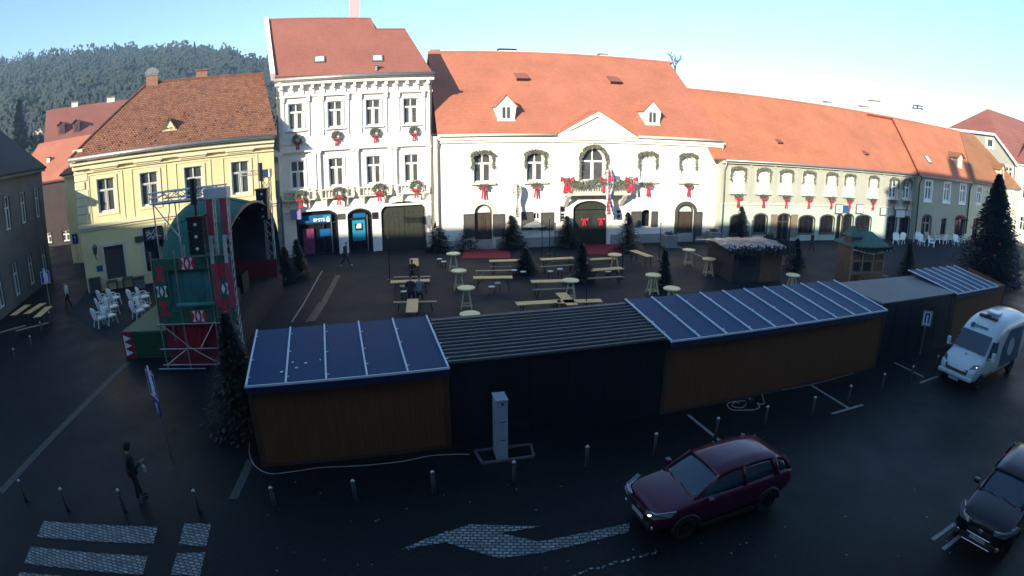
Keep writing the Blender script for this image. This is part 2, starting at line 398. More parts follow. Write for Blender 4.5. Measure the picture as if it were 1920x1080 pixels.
def pipe(root, u, z0, z1, y=-.09, mat='pipe', kink=None):
    P = [(u,y,z0),(u,y,z1-.7)]+([(u+kink[0],kink[1],z1)] if kink else [(u,y,z1)])
    return MB().tube(P, .07, 8).build('downpipe', mat, root, smooth=True)
def dormer(roof, u, zb, w, hw, hr, he, tan, y0, wall_m='white_paint', tile='tile_red', glass='glass', curved=0, over=.12, wide=None):
    """small gabled dormer standing on the slope; (u, zb) foot of its front"""
    yf = y0+(zb-he)/tan; depth = (hw+hr)/tan+.3; W = w/2; X = (wide or w)/2
    m = MB(); m.prism([(u-W,zb-.1),(u+W,zb-.1),(u+X,zb+hw),(u,zb+hw+hr),(u-X,zb+hw)], yf, yf+depth)
    for s in (-1,1):
        a = (u+s*(X+over),yf-over,zb+hw-over*hr/X); b = (u,yf-over,zb+hw+hr+.06); c = (u,yf+depth+.2,zb+hw+hr+.06); d = (u+s*(X+over),yf+depth,zb+hw-over*hr/X)
        P = [a,b,c,d] if s < 0 else [a,d,c,b]
        n = (Vector(P[1])-Vector(P[0])).cross(Vector(P[2])-Vector(P[0]))
        if n.z < 0: P = P[::-1]
        m.slab(P, .07, 1)
    m.box(u-W-.08, yf-.1, zb-.12, u+W+.08, yf, zb-.03, 0)
    m.box(u-w*.30, yf-.03, zb+.06, u+w*.30, yf+.02, zb+hw*.98, 0)
    for s in (-1,1): m.box(u+s*w*.14-w*.10, yf-.04, zb+.14, u+s*w*.14+w*.10, yf-.031, zb+hw*.86, 2)
    return m.build('dormer', [wall_m, tile, glass], roof)
def roof_hatch(roof, F, px, py, he, tan, w=.8, l=1.1, y0=-.4, mat='tile_brown', glass='glass_dark', lift=.35, name='roof_vent'):
    p = F.sl(px,py,he,tan,y0); s = Vector((0,1,tan)).normalized(); n = Vector((0,-tan,1)).normalized()
    A = p-Vector((w/2,0,0)); B = p+Vector((w/2,0,0)); m = MB()
    m.slab([A+n*lift, B+n*lift, B+s*l, A+s*l], .05); m.add([A,B,B+n*lift,A+n*lift],[(0,1,2,3)],1)
    m.add([A,A+n*lift,A+s*l],[(0,1,2)]); m.add([B,B+s*l,B+n*lift],[(0,1,2)])
    return m.build(name, [mat,glass], roof)
def skylight(roof, F, px, py, he, tan, w=.7, l=.9, y0=-.4):
    p = F.sl(px,py,he,tan,y0); s = Vector((0,1,tan)).normalized(); n = Vector((0,-tan,1)).normalized(); h = Vector((w/2,0,0)); m = MB()
    q = [p-h, p+h, p+h+s*l, p-h+s*l]; m.slab([a+n*.10 for a in q], .14)
    c = (q[0]+q[2])/2; m.slab([c+(a-c)*.74+n*.115 for a in q], .02, 1)
    return m.build('skylight', ['grey_sheet','pale_pane'], roof)

# ================================================================== white three-storey house with the bank
FW = Fac(690, 472, 17); rw = FW.root('townhouse', 'tall white three-storey house with a bank on its ground floor and wreaths below its windows', 'house')
ZW = FW.uv(600,145)[1]; uwl, uwr = FW.uv(522,300)[0], FW.uv(811,300)[0]
holes = []; wins = []
for r_,row in enumerate(([(541,195,568,243),(615,190,641,238),(687,188,712,233.5),(758,186.6,782,232)], [(544,300,573,353),(617,298,644,350),(688,294,714,344),(760,292,784,338)])):
    z0 = sum(FW.rect(*q)[2] for q in row)/4; z1 = sum(FW.rect(*q)[3] for q in row)/4
    for i,q in enumerate(row):
        a,b,_,_ = FW.rect(*q); c = (a+b)/2; P = arch(c-.56,c+.56,z0-.05,z1+.05,z1+.05); holes.append(P); wins.append((c,z0-.05,z1+.05,r_,i,P))
doorsW = []
for (a,zt,sp,b,bot) in ((557,393,407,635,479),(653,391,404,699,473),(716,377,396,800,466)):
    u0,u1 = FW.uv(a,440)[0], FW.uv(b,440)[0]; ztt = FW.uv((a+b)/2,zt)[1]; zs = FW.uv((a+b)/2,sp)[1]
    P = arch(u0,u1,0,zs,ztt,12); holes.append(P); doorsW.append((u0,u1,zs,ztt,P))
wall(rw, uwl, uwr, ZW-.1, holes, 'white_render', depth=9.5, rev=.4)
for c,z0,z1,r_,i,P in wins:
    window(rw, P, y=.14, cols=2, transom=.68 if not (r_ == 1 and i == 0) else .62, trim='white_render', tw=.12, tp=.07, fw=.085)
    sill(rw, c-.8, c+.8, z0, 'white_render', .2, .12)
    m = MB()
    if r_ == 0:
        for s in (-1,1): m.box(c+s*.95-.09,-.10,z0-.5,c+s*.95+.09,.02,z1+.45)
        m.box(c-1.1,-.22,z1+.45,c+1.1,.02,z1+.6); m.prism([(c-.6,z1+.6),(c+.6,z1+.6),(c,z1+.78)],-.1,.02)
        for s in (-1,1): m.box(c+s*.95-.12,-.2,z1+.1,c+s*.95+.12,-.08,z1+.45)
    else:
        for s in (-1,1):
            m.box(c+s*1.28-.13,-.22,z0-.2,c+s*1.28+.13,.02,z1+.45); m.box(c+s*1.28-.18,-.30,z1+.45,c+s*1.28+.18,.02,z1+.62)
            m.tube([(c+s*1.28,-.3,z0-.25),(c+s*1.28,-.22,z0-.55)], [.16,.07], 8)
        m.box(c-1.42,-.28,z1+.62,c+1.42,.02,z1+.74); m.prism([(c-1.1,z1+.74),(c+1.1,z1+.74),(c,z1+1.15)],-.14,.02)
    m.build('window_moulding', 'white_render', rw)
    if r_ == 1:   # little balustrade under each first-floor window
        m = MB(); zb = z0-.75; m.box(c-1.25,-.42,zb-.1,c+1.25,.02,zb); m.box(c-1.2,-.40,zb+.52,c+1.2,-.26,zb+.62)
        for k in range(9): x = c-1.1+k*.275; m.lathe([(.04,0),(.07,.12),(.035,.3),(.05,.52)],x,-.33,zb,8)
        for s in (-1,1): m.box(c+s*1.2-.09,-.43,zb,c+s*1.2+.09,-.23,zb+.66); m.tube([(c+s*.8,-.3,zb-.1),(c+s*.8,-.05,zb-.7)],[.13,.06],6)
        m.build('balustrade', 'trim_pale' if i < 3 else 'white_render', rw)
m = MB(); zc = FW.uv(660,352)[1]
m.box(uwl,-.10,zc-1.55,uwr,.02,zc-1.4); m.box(uwl,-.06,FW.uv(660,262)[1]-.08,uwr,.02,FW.uv(660,262)[1]+.08)
for k in range(9):
    z = .5+k*.42
    for s,u in ((1,uwl),(-1,uwr)): m.box(min(u,u+s*(.5 if k%2 else .35)),-.05,z,max(u,u+s*(.5 if k%2 else .35)),.02,z+.38)
m.build('string_course', 'white_render', rw)
m = MB(); zc = FW.uv(660,163)[1]
for k in range(15):
    u = uwl+.35+(uwr-uwl-.7)*k/14; m.prism([(u-.13,zc-.35),(u+.13,zc-.35),(u+.13,zc+.35),(u-.13,zc+.35)],-.12,.02); m.box(u-.11,-.42,zc+.05,u+.11,-.1,zc+.35)
m.box(uwl-.1,-.5,zc+.35,uwr+.1,.02,zc+.55); m.box(uwl-.05,-.1,zc-.55,uwr+.05,.02,zc-.40)
m.build('cornice', 'white_render', rw, bevel=.01)
tan = 1.05
pts = [FW.sl(x,y,ZW,tan,-.55) for x,y in ((515,144),(813,139),(760,55),(703,55),(695,35),(502,37))]
m = MB(); m.slab(pts,.16); yr = (pts[4].y+pts[5].y)/2; zr = pts[4].z
m.slab([pts[0]+Vector((0,11.5,0)),Vector((pts[5].x,pts[5].y+.01,pts[5].z)),Vector((pts[4].x,pts[4].y+.01,pts[4].z)),Vector((pts[1].x,pts[1].y+11,pts[1].z))],.12)
m.tube([pts[5],pts[4],pts[3],pts[2]],.09,8)
rfw = m.build('roof', 'tile_wine', rw)
gutter(rw, uwl-.15, uwr+.1, -.62, ZW-.08, r=.17)
MB().slab([pts[0]+Vector((-.32,-.1,.25)),pts[0]+Vector((.05,-.1,.25)),pts[5]+Vector((.05,0,.25)),pts[5]+Vector((-.32,0,.25))],.7).build('parapet','white_render',rfw)
skylight(rfw,FW,599,118,ZW,tan,.85,.75,-.55); skylight(rfw,FW,708,116,ZW,tan,.85,.75,-.55)
p = FW.sl(706,132,ZW,tan,-.55); MB().tube([p,p+Vector((0,-.05,.35))],.11,8).obox(p+Vector((0,-.05,.4)),(.35,.35,.06)).build('roof_vent','pipe',rfw)
q = FW.sl(665,36,ZW,tan,-.55); m = MB().box(q.x-.42,q.y+.3,q.z-1.5,q.x+.42,q.y+1.1,q.z+3.2); m.box(q.x-.5,q.y+.22,q.z+3.2,q.x+.5,q.y+1.18,q.z+3.35); c = m.build('chimney','chimney_pink',rfw); c['label']='tall pink chimney stack on the ridge'
pipe(rw, uwr-.12, 0, ZW-.2, -.12, kink=(.05,-.5)); pipe(rw, uwl+.06, 0, ZW-.2, -.12, kink=(0,-.5))
# ground-floor openings: bank front, cash machine, courtyard gate
u0,u1,zs,zt,P = doorsW[0]
m = MB().ring(P, inset(P,.12), .1, .3); m.box(u0+.1,.14,zs-.55,u1-.1,.3,zs-.45); m.box(u0+(u1-u0)*.62,.12,0,u0+(u1-u0)*.66,.3,zs-.5); m.box(u1-.55,.1,.1,u1-.48,.28,zs-.1,1)
o = m.build('bank_front', ['dark_metal','steel'], rw); MB().prism(P,.3,.33).build('pane','glass_dark',o)
MB().box(u0+.15,.06,zs-.42,u1-.5,.13,zt-.42).build('bank_sign','bank_blue',rw)
MB().box(u1-1.1,.05,zs-.40,u1-.52,.058,zt-.45).build('sign_accent','bank_cyan',rw)
MB().box(u0+.45,.1,zs-2.75,u0+1.3,.16,zs-.85).build('poster','poster_red',rw)
MB().box(u0+1.75,.1,zs-1.5,u1-.6,.16,zs-.95).build('window_sticker','bank_blue',rw)
def text(s, size, loc, rot, mat, parent=None, name='lettering', ext=.01, ax='CENTER', bold=0):
    cu = bpy.data.curves.new('t','FONT'); cu.body = s; cu.size = size; cu.align_x = ax; cu.align_y = 'CENTER'; cu.extrude = ext; cu.offset = bold
    t = bpy.data.objects.new('t', cu); COL.objects.link(t); bpy.context.view_layer.update()
    me = bpy.data.meshes.new_from_object(t.evaluated_get(bpy.context.evaluated_depsgraph_get())); bpy.data.objects.remove(t); me.name = name
    me.materials.clear(); me.materials.append(M[mat]); o = bpy.data.objects.new(name, me); COL.objects.link(o)
    o.location = loc; o.rotation_euler = rot
    if parent is not None: o.parent = parent
    return o
cx = (u0+u1)/2; zz = (zs-.42+zt-.42)/2
text('ERSTE', .33, (cx+.16,.045,zz-.10), (R(90),0,0), 'sign_white', rw, bold=.012)
MB().lathe([(.10,0),(.16,.1),(.15,.2),(.03,.42)],0,0,0,12).build('bank_emblem','sign_white',rw,loc=(cx+.86,.04,zz-.28)).scale = (1,.2,1)
u0,u1,zs,zt,P = doorsW[1]
m = MB().ring(P, inset(P,.12), .1, .3); m.box(u1-.42,.08,.1,u1-.34,.3,zt-.5,1); m.box(u0+.1,.14,zs-.3,u1-.1,.3,zs-.2)
o = m.build('lobby_door', ['dark_metal','steel'], rw); MB().prism(P,.3,.33).build('pane','glass_dark',o)
m = MB().box(u0+.35,.0,.9,u1-.55,.28,zs-.35); m.box(u0+.55,-.03,1.7,u1-.75,0,zs-.6,1); m.box(u0+.65,-.05,zs-.95,u1-.85,-.03,zs-.75,2); m.box(u0+.7,-.06,1.9,u1-.85,-.03,2.2,2)
m.box(u0+.45,.0,zs-.15,u1-.5,.2,zt-.35,3)
m.build('cash_machine',['bank_cyan','dark_metal','sign_white','bank_blue'],rw)
u0,u1,zs,zt,P = doorsW[2]
m = MB().prism(P,.22,.3); m.ring(P,inset(P,.1),.12,.24)
for k in range(9): x = u0+(u1-u0)*(k+.5)/9; m.box(x-.02,.19,.1,x+.02,.22,zs)
for z in (.3,1.5,2.5): m.box(u0+.15,.18,z,u1-.15,.22,z+.09)
m.box((u0+u1)/2-.05,.17,0,(u0+u1)/2+.05,.23,zt-.1)
o = m.build('courtyard_gate','dark_green_gate',rw); MB().tube([(u0+3.4,.1,.6),(u0+3.4,.1,3.1)],.04,8).build('gate_bolt','steel',o)
u,z = FW.uv(640,406); MB().box(u-.28,-.06,z-.22,u+.28,.02,z+.22).build('name_plate','grey_shutter',rw)
u,z = FW.uv(703,404); MB().box(u-.22,-.08,z-.25,u+.22,.02,z+.25).build('letter_box','dark_metal',rw)
u,z = FW.uv(559,401); MB().box(u-.55,-.5,z-.35,u+.25,-.42,z+.4).bar((u,-.45,z+.3),(u,.02,z+.3),.04,m=1).build('hanging_sign',['lilac','dark_metal'],rw)

# ================================================================== town hall
FT = Fac(1108, 459, 12); rt = FT.root('town_hall', 'long cream town hall with a triangular pediment and a balcony over its gate', 'town hall')
ZT = FT.uv(1192,255)[1]; ul, ur = FT.uv(816,300)[0], FT.uv(1354,300)[0]; tanT = .78
holes = []; winT = []
row = [(890.6,290,918,337),(991,290,1015,337),(1092,277,1131,337),(1200,290,1226,337),(1277,290,1301,337)]
zb = sum(FT.rect(*q)[2] for q in row)/5-.15; zt4 = sum(FT.rect(*q)[3] for q in row if q[1] == 290)/4
for i,q in enumerate(row):
    a,b,_,zt = FT.rect(*q); c = (a+b)/2
    P = arch(c-.98,c+.98,zb,zt-1.0,zt,12) if i == 2 else arch(c-.66,c+.66,zb,zt4-.18,zt4+.05,8)
    holes.append(P); winT.append((c,P))
def ground_opening(F, a, top, sp, b, zbot, holes, n=10):
    u0,u1 = F.uv(a,(top+zbot)/2)[0], F.uv(b,(top+zbot)/2)[0]; z1 = F.uv((a+b)/2,top)[1]; zs = F.uv((a+b)/2,sp)[1]; z0 = F.uv((a+b)/2,zbot)[1]
    P = arch(u0,u1,z0 if z0 > .6 else 0,zs,z1,n); holes.append(P); return P
D1 = ground_opening(FT,890,383,398,923,461,holes); GATE = ground_opening(FT,1074,376,392,1138,456,holes,14); D2 = ground_opening(FT,1270,384,396,1300,449,holes)
W1 = ground_opening(FT,1000,398,402,1013,430,holes,4); WL = ground_opening(FT,1050,386,386,1062,418,holes,4); WR = ground_opening(FT,1156,393,393,1167,413,holes,4); W2 = ground_opening(FT,1203,393,399,1220,425,holes,8)
wall(rt, ul, ur, ZT-.1, holes, 'hall_render', depth=15.5, rev=.34)
for i,(c,P) in enumerate(winT):
    window(rt, P, y=.2, cols=2, transom=.66 if i != 2 else .6, fw=.085, pane='glass' if i in (0,2) else 'pale_pane' if i > 2 else 'glass', trim='hall_render', tw=.16, tp=.05)  # fourth and fifth panes: bright sun glare put into a pale colour
    if i != 2: sill(rt, c-.95, c+.95, zb, 'trim_pale', .3, .14)
for P,b_ in ((W1,1),(WL,2),(WR,2),(W2,1)): window(rt, P, y=.16, cols=2 if P in (W1,W2) else 1, transom=.6, bars=b_, frame='dull_white', pane='glass_dark')
for P,c_ in ((D1,'brown_wood_door'),(GATE,'dark_green_gate'),(D2,'brown_wood_door')):
    xs = [p[0] for p in P]; a,b = min(xs),max(xs); zt = max(p[1] for p in P); c = (a+b)/2; zs = P[2][1]
    m = MB().prism([(a,0),(b,0),(b,zs-.12),(a,zs-.12)],.24,.31); m.box(c-.03,.2,0,c+.03,.25,zs-.12)
    for s in (-1,1):
        for z0,z1 in ((.2,.95),(1.1,zs-.35)):
            x0,x1 = sorted((c+s*.12,c+s*((b-a)/2-.12))); m.ring([(x0,z0),(x1,z0),(x1,z1),(x0,z1)],[(x0+.05,z0+.05),(x1-.05,z0+.05),(x1-.05,z1-.05),(x0+.05,z1-.05)],.20,.25)
    m.ring(P,inset(P,.09),.12,.25)
    o = m.build('gate' if P is GATE else 'door', c_, rt); MB().lathe([(.04,0),(.05,.03)],c+.12,.19,1.1,8).build('handle','steel',o)
    Q = [p for p in P if p[1] >= zs-.13]; 
    if zt > zs+.2: MB().prism([(a+.05,zs-.06)]+[(b-.05,zs-.06)]+[p for p in inset(P,.06) if p[1] > zs],.26,.3).build('fanlight','pale_pane' if P is not GATE else 'dark_green_gate',o)
    if P is not GATE: MB().ring(arch(a-.28,b+.28,0,zs,zt+.3,10),arch(a,b,0,zs,zt,10),-.06,.02).build('door_surround','trim_pale' if P is D1 else 'grey_shutter',rt)
MB().ring(arch(min(p[0] for p in GATE)-.3,max(p[0] for p in GATE)+.3,0,GATE[2][1],max(p[1] for p in GATE)+.25,14),GATE,-.07,.02).build('gate_surround','hall_render',rt)
def shutter(F, root, a, t, b, bot, mat='grey_shutter', ang=0):
    u0,u1,z0,z1 = F.rect(a,t,b,bot,-.06); z0 = max(z0,.35); m = MB().box(u0,-.09,z0,u1,-.04,z1)
    m.ring([(u0,z0),(u1,z0),(u1,z1),(u0,z1)],[(u0+.09,z0+.09),(u1-.09,z0+.09),(u1-.09,z1-.09),(u0+.09,z1-.09)],-.115,-.09)
    k = int((z1-z0-.2)/.11)
    for i in range(k): z = z0+.12+i*.11; m.add([(u0+.09,-.112,z),(u1-.09,-.112,z),(u1-.09,-.092,z+.07),(u0+.09,-.092,z+.07)],[(0,1,2,3)])
    return m.build('shutter', mat, root)
for q in ((869,401,890,445),(924,401,946,443),(977,397,999,431),(1014,398,1038,431),(1183,396,1202,426),(1221,396,1233,425),(1302,397,1316,442)): shutter(FT, rt, *q)
m = MB(); zt = FT.uv(1000,262)[1]
m.box(ul-.1,-.32,ZT-.42,ur+.1,.02,ZT-.2); m.box(ul-.05,-.18,ZT-.62,ur+.05,.02,ZT-.42); m.build('cornice','hall_render',rt,bevel=.015)
m = MB(); m.box(ul,-.05,-.2,FT.uv(1074,440)[0]-.3,.02,.75); m.box(FT.uv(1140,440)[0]+.2,-.05,-.2,ur,.02,.75)
m.build('plinth','stone',rt)
eL = FT.sl(820,249,ZT,tanT); eR = FT.sl(1354,262,ZT,tanT); rL = FT.sl(786,96,ZT,tanT); rR = FT.sl(1259,120,ZT,tanT); yr = (rL.y+rR.y)/2; zr = ZT+(yr+.4)*tanT
y0T = -.4
pts = [Vector((eL.x,y0T,ZT)),Vector((eR.x,y0T,ZT)),Vector((eR.x-.35,yr,zr)),Vector((eL.x,yr,zr))]
rft = roof_on(rt, pts, yr, 'tile_red', ZT, tanT)
MB().prism([(0,ZT-.1),(2*yr,ZT-.1),(yr,zr-.15)],0,.3).build('gable_wall','hall_render',rt).rotation_euler = (0,0,R(90))
rt.children[-1].location = (ur,0,0)
gutter(rt, eL.x, FT.uv(1040,252)[0], -.5, ZT-.06, 'trim_pale', .1); gutter(rt, FT.uv(1192,256)[0], eR.x, -.5, ZT-.06, 'trim_pale', .1)
a,b = FT.uv(1036,250)[0], FT.uv(1196,256)[0]; c,zp = FT.uv(1113,211,-.25); c = (a+b)/2
m = MB().prism([(a+.1,ZT-.12),(b-.1,ZT-.12),(c,zp)],-.25,.5); m.ring([(a,ZT-.2),(b,ZT-.2),(c,zp+.12)],[(a+.9,ZT+.12),(b-.9,ZT+.12),(c,zp-.28)],-.42,-.24)
pd = m.build('pediment','hall_render',rt)
dp = (zp-ZT)/tanT; m = MB()
for s,x in ((-1,a),(1,b)):
    P = [(x+s*.1,-.45,ZT-.06),(c,-.45,zp+.2),(c,dp+.5,zp+.2),(x+s*.1,-.1,ZT-.06)]
    n = (Vector(P[1])-Vector(P[0])).cross(Vector(P[2])-Vector(P[0])); m.slab(P if n.z > 0 else P[::-1], .1)
m.build('pediment_roof','tile_red',rft)
for px,py in ((949,225),(1223,233)):
    p = FT.sl(px,py,ZT,tanT); dormer(rft, p.x, p.z, 1.25, 1.15, .8, ZT, tanT, y0T, 'white_paint', 'tile_red', wide=1.6)
for px,py in ((980,152),(1155,158)): roof_hatch(rft, FT, px, py, ZT, tanT, 1.05, 1.3, mat='tile_wine')
for px,w,z,cap in ((953,1.5,.5,'dark_metal'),(817,.7,.3,'zinc'),(1130,.7,.45,'zinc')):
    u = FT.sl(px,100,ZT,tanT).x; chimney(rft,u,yr+.6,zr-1,zr+z*.6,w,.6,'chimney_white',cap)
pipe(rt, ul+.2, 0, ZT-.3, -.12, 'pipe', kink=(-.1,-.4)); pipe(rt, ur-.15, 0, ZT-.3, -.12, 'pipe', kink=(.1,-.4))
# balcony over the gate
a,b = FT.uv(1050,362)[0], FT.uv(1172,362)[0]; zb_ = FT.uv(1108,366,-1.0)[1]
m = MB().box(a,-1.15,zb_,b,.02,zb_+.22); m.box(a-.06,-1.2,zb_+.22,b+.06,.02,zb_+.3)
for u in (a+.5,(a+b)/2-1.75,(a+b)/2+1.75,b-.5): m.prism([(0,0),(1,0),(1,.9),(.85,.5),(.3,.15)],0,.3)
m2 = MB()
for u in (a+.4,b-.4): m2.slab([(u-.15,0,zb_-.9),(u-.15,-1.0,zb_),(u+.15,-1.0,zb_),(u+.15,0,zb_-.9)],.12); m2.box(u-.15,-1.0,zb_-.12,u+.15,0,zb_-.002)
bal = MB(); bal.v,bal.f,bal.m = m2.v,m2.f,m2.m; bal.box(a,-1.15,zb_,b,.02,zb_+.2); bal.box(a-.06,-1.2,zb_+.2,b+.06,.02,zb_+.28)
bo = bal.build('balcony','trim_pale',rt)
m = MB(); m.box(a,-1.12,zb_+1.05,b,-1.02,zb_+1.13)
for s,x in ((1,a),(-1,b)): m.box(min(x,x+s*.1),-1.12,zb_+1.05,max(x,x+s*.1),0,zb_+1.13)
n = 26
for k in range(n+1):
    x = a+.05+(b-a-.1)*k/n; m.lathe([(.025,0),(.05,.2),(.02,.45),(.03,.78)],x,-1.07,zb_+.27,6)
for k in range(5): m.lathe([(.025,0),(.05,.2),(.02,.45),(.03,.78)],a+.05,-.2-.18*k,zb_+.27,6); m.lathe([(.025,0),(.05,.2),(.02,.45),(.03,.78)],b-.05,-.2-.18*k,zb_+.27,6)
m.build('railing','trim_pale',bo)
BAL = (a,b,zb_)

# ================================================================== long two-storey wing on the right
FR = Fac(1411, 453, 12); rr = FR.root('terrace_house', 'long two-storey pale green house with garlands and red bows under its windows', 'house')
ZR = FR.uv(1363,298)[1]; ul, ur = FR.uv(1352,340)[0], FR.uv(1720,360)[0]; ZR1 = FR.uv(1700,328)[1]
holes = []; wr = []
row = [(1368.5,1396),(1416,1443.7),(1460,1485),(1503,1527),(1547,1568),(1581,1603),(1626,1646.7),(1666,1684),(1692.5,1708)]
zs_ = FR.uv(1382,360)[1]; ze_ = FR.uv(1382,314)[1]
for a,b in row:
    c = FR.uv((a+b)/2,345)[0]; P = arch(c-.62,c+.62,zs_-.02,ze_-.35,ze_-.12,8); holes.append(P); wr.append((c,P))
LOW = [(1370,404,412,1390,438,0),(1414,402,410,1437,437,0),(1458,402,410,1480,451,1),(1498,405,413,1526,438,0),(1538,404,412,1563,437,0),(1569,403,409,1577,448,1),(1580,402,410,1598,449,1),(1604,404,412,1632,438,0),(1663,406,411,1679,450,1),(1687,406,411,1704,438,0)]
low = [(ground_opening(FR,a,t,s,b,bt,holes,8),d) for a,t,s,b,bt,d in LOW]
zsp = FR.uv(1430,382)[1]
wall(rr, ul, ur, ZR-.05, holes, 'green_render', depth=13, rev=.3, split=zsp, mats=['green_render','mint_render','black_lining'])
for i,(c,P) in enumerate(wr):
    window(rr, P, y=.12, cols=2, transom=.62, fw=.10, frame='white_paint', pane='pale_pane' if i < 7 else 'glass', trim='trim_pale', tw=.16, tp=.06, bars=1)
    sill(rr, c-.85, c+.85, zs_-.02, 'trim_pale', .3, .14)
    if i < 8: d_ = (wr[i+1][0]-c)/2; MB().box(c+d_-.09,-.07,zsp+.1,c+d_+.09,.02,ZR-.35).box(c+d_-.14,-.12,ZR-.6,c+d_+.14,.02,ZR-.35).build('pilaster','green_render',rr)
for k,(P,d) in enumerate(low):
    if d: o = window(rr, P, y=.2, cols=2, transom=.72, frame='brown_wood_door' if k < 4 else 'dark_metal', pane='glass_dark', name='shop_door')
    else: window(rr, P, y=.16, cols=3, transom=None, frame='dark_metal', pane='glass_dark', name='shop_window')
    Q = inset(P,-.13); MB().ring(Q,P,-.04,.02).build('opening_surround','grey_shutter' if not d else 'brown_wood_door',rr)
for q in ((1444,402,1456,452),(1482,402,1494,452)): shutter(FR, rr, *q, mat='beer_wood_dark')
MB().box(ul,-.1,zsp-.1,ur,.02,zsp+.06).build('string_course','trim_pale',rr); MB().box(ul,-.3,ZR-.35,ur,.02,ZR-.12).build('cornice','trim_pale',rr,bevel=.02)
for a,t,b,bt,mt in ((1567,384,1579,399,'sign_white'),(1580,386,1592,397,'bank_blue'),(1606,384,1618,399,'sign_white'),(1651,390,1661,402,'sign_white'),(1679,394,1696,407,'dull_white')):
    u0,u1,z0,z1 = FR.rect(a,t,b,bt,-.2); MB().box(u0,-.26,z0,u1,-.18,z1).ring([(u0-.05,z0-.05),(u1+.05,z0-.05),(u1+.05,z1+.05),(u0-.05,z1+.05)],[(u0,z0),(u1,z0),(u1,z1),(u0,z1)],-.3,-.16,1).build('shop_sign',[mt,'grey_sheet'],rr)
for q in ((1412,440,1437,451),(1498,440,1531,451),(1537,440,1563,451)): u0,u1,z0,z1 = FR.rect(*q); MB().box(u0,-.09,0,u1,.0,z1).build('sill_panel','mint_render',rr)
tanR = .85; rl, rr2 = FR.sl(1291,166,ZR,tanR), FR.sl(1672,221,ZR,tanR); yr = 6.8; zr = ZR+(yr+.4)*tanR
pts = [Vector((ul-1,-.4,ZR)),Vector((ur+.2,-.4,ZR-.10)),Vector((rr2.x+.45,yr,zr-.02)),Vector((ul-1,yr,zr))]
rfr = roof_on(rr, pts, yr, 'tile_orange', ZR, tanR); gutter(rr, ul+.1, ur, -.5, ZR-.1, 'zinc', .1)
for px,py in ((1463,266),(1625,287)): roof_hatch(rfr, FR, px, py+4, ZR, tanR, .6, .7, mat='tile_wine', lift=.25)
pipe(rr, ul+.25, 0, ZR-.2, -.14, 'pipe', kink=(0,-.45)); pipe(rr, ur-.15, 0, ZR-.2, -.14, 'dark_metal', kink=(0,-.45))
for px,w,z,st in ((1560,.5,.5,'slab'),(1628,1.0,.7,'slab'),(1645,1.3,1.6,'slab')):
    p = FR.sl(px,FR and 203 if px == 1560 else 214,ZR,tanR); chimney(rfr,p.x,yr+.7,zr-1,zr+z,w,.8,'chimney_white','chimney_brick' if px == 1645 else 'zinc',.1,st)

# ================================================================== plainer house beyond it
FR2 = Fac(1760, 450, 11); r2 = FR2.root('plain_house', 'shaded grey two-storey house with three white-framed windows beyond the long green house', 'house')
Z2 = FR2.uv(1760,333)[1]; ul, ur = FR2.uv(1719,380)[0], FR2.uv(1815,390)[0]; holes = []; w2 = []
for q in ((1734,339,1747,375),(1769,341,1781.5,378),(1799,344,1811,378.5)):
    u0,u1,z0,z1 = FR2.rect(*q); c = (u0+u1)/2; P = arch(c-.58,c+.58,FR2.uv(1772,377)[1],FR2.uv(1772,342)[1],FR2.uv(1772,342)[1]); holes.append(P); w2.append(P)
LA = ground_opening(FR2,1729,404,412,1744,450,holes,8); LB = ground_opening(FR2,1764,409,409,1774,440,holes,4); LC = ground_opening(FR2,1791,405,413,1807,452,holes,8)
wall(r2, ul, ur, Z2-.05, holes, 'olive_render', depth=13, rev=.3)
for P in w2: window(r2, P, y=.08, cols=2, transom=.66, fw=.11, frame='white_paint', pane='glass', trim='white_paint', tw=.2, tp=.05); sill(r2, min(p[0] for p in P)-.25, max(p[0] for p in P)+.25, P[0][1]-.2, 'white_paint', .12)
window(r2, LA, y=.2, cols=2, transom=.7, frame='olive_render', pane='glass_dark', name='shop_door'); window(r2, LB, y=.2, cols=2, transom=.7, frame='dark_metal', pane='glass_dark'); window(r2, LC, y=.22, cols=2, transom=.7, frame='brown_wood_door', pane='glass_dark', name='door')
MB().prism(arch(min(p[0] for p in LC)-.15,max(p[0] for p in LC)+.15,2.55,LC[2][1],LC[2][1]+.45,8),-.5,-.02).build('door_awning','stage_red',r2)
for P in (LA,LC): MB().ring(inset(P,-.18),P,-.05,.02).build('opening_surround','brown_wood_door',r2)
MB().box(ul,-.25,Z2-.3,ur,.02,Z2-.1).build('cornice','olive_render',r2)
rl, rm = FR2.sl(1678,222,Z2,tanR), FR2.sl(1797,244,Z2,tanR); zr = Z2+(yr+.4)*tanR
pts = [Vector((ul-.1,-.4,Z2)),Vector((ur,-.4,Z2)),Vector((rm.x,yr,zr)),Vector((rl.x-.4,yr,zr))]
rf2 = roof_on(r2, pts, yr, 'tile_orange', Z2, tanR, uback=(ul-2,rm.x)); gutter(r2, ul, ur, -.5, Z2-.08, 'pipe', .1)
skylight(rf2, FR2, 1745, 307, Z2, tanR, .8, 1.3)
p = FR2.sl(1799,314,Z2,tanR); dormer(rf2, p.x, p.z, 1.15, 1.35, .35, Z2, tanR, -.4, 'cream_render', 'tile_rust', glass='pale_pane', over=.35)
p = FR2.sl(1719,228,Z2,tanR); chimney(rf2,p.x+.5,yr+.5,zr-1,zr+1.75,1.2,.9,'chimney_white','dark_metal',.06,'hood')
for u in (ul+.1,ur-.1): pipe(r2, u, 0, Z2-.2, -.14, 'dark_metal', kink=(0,-.45))

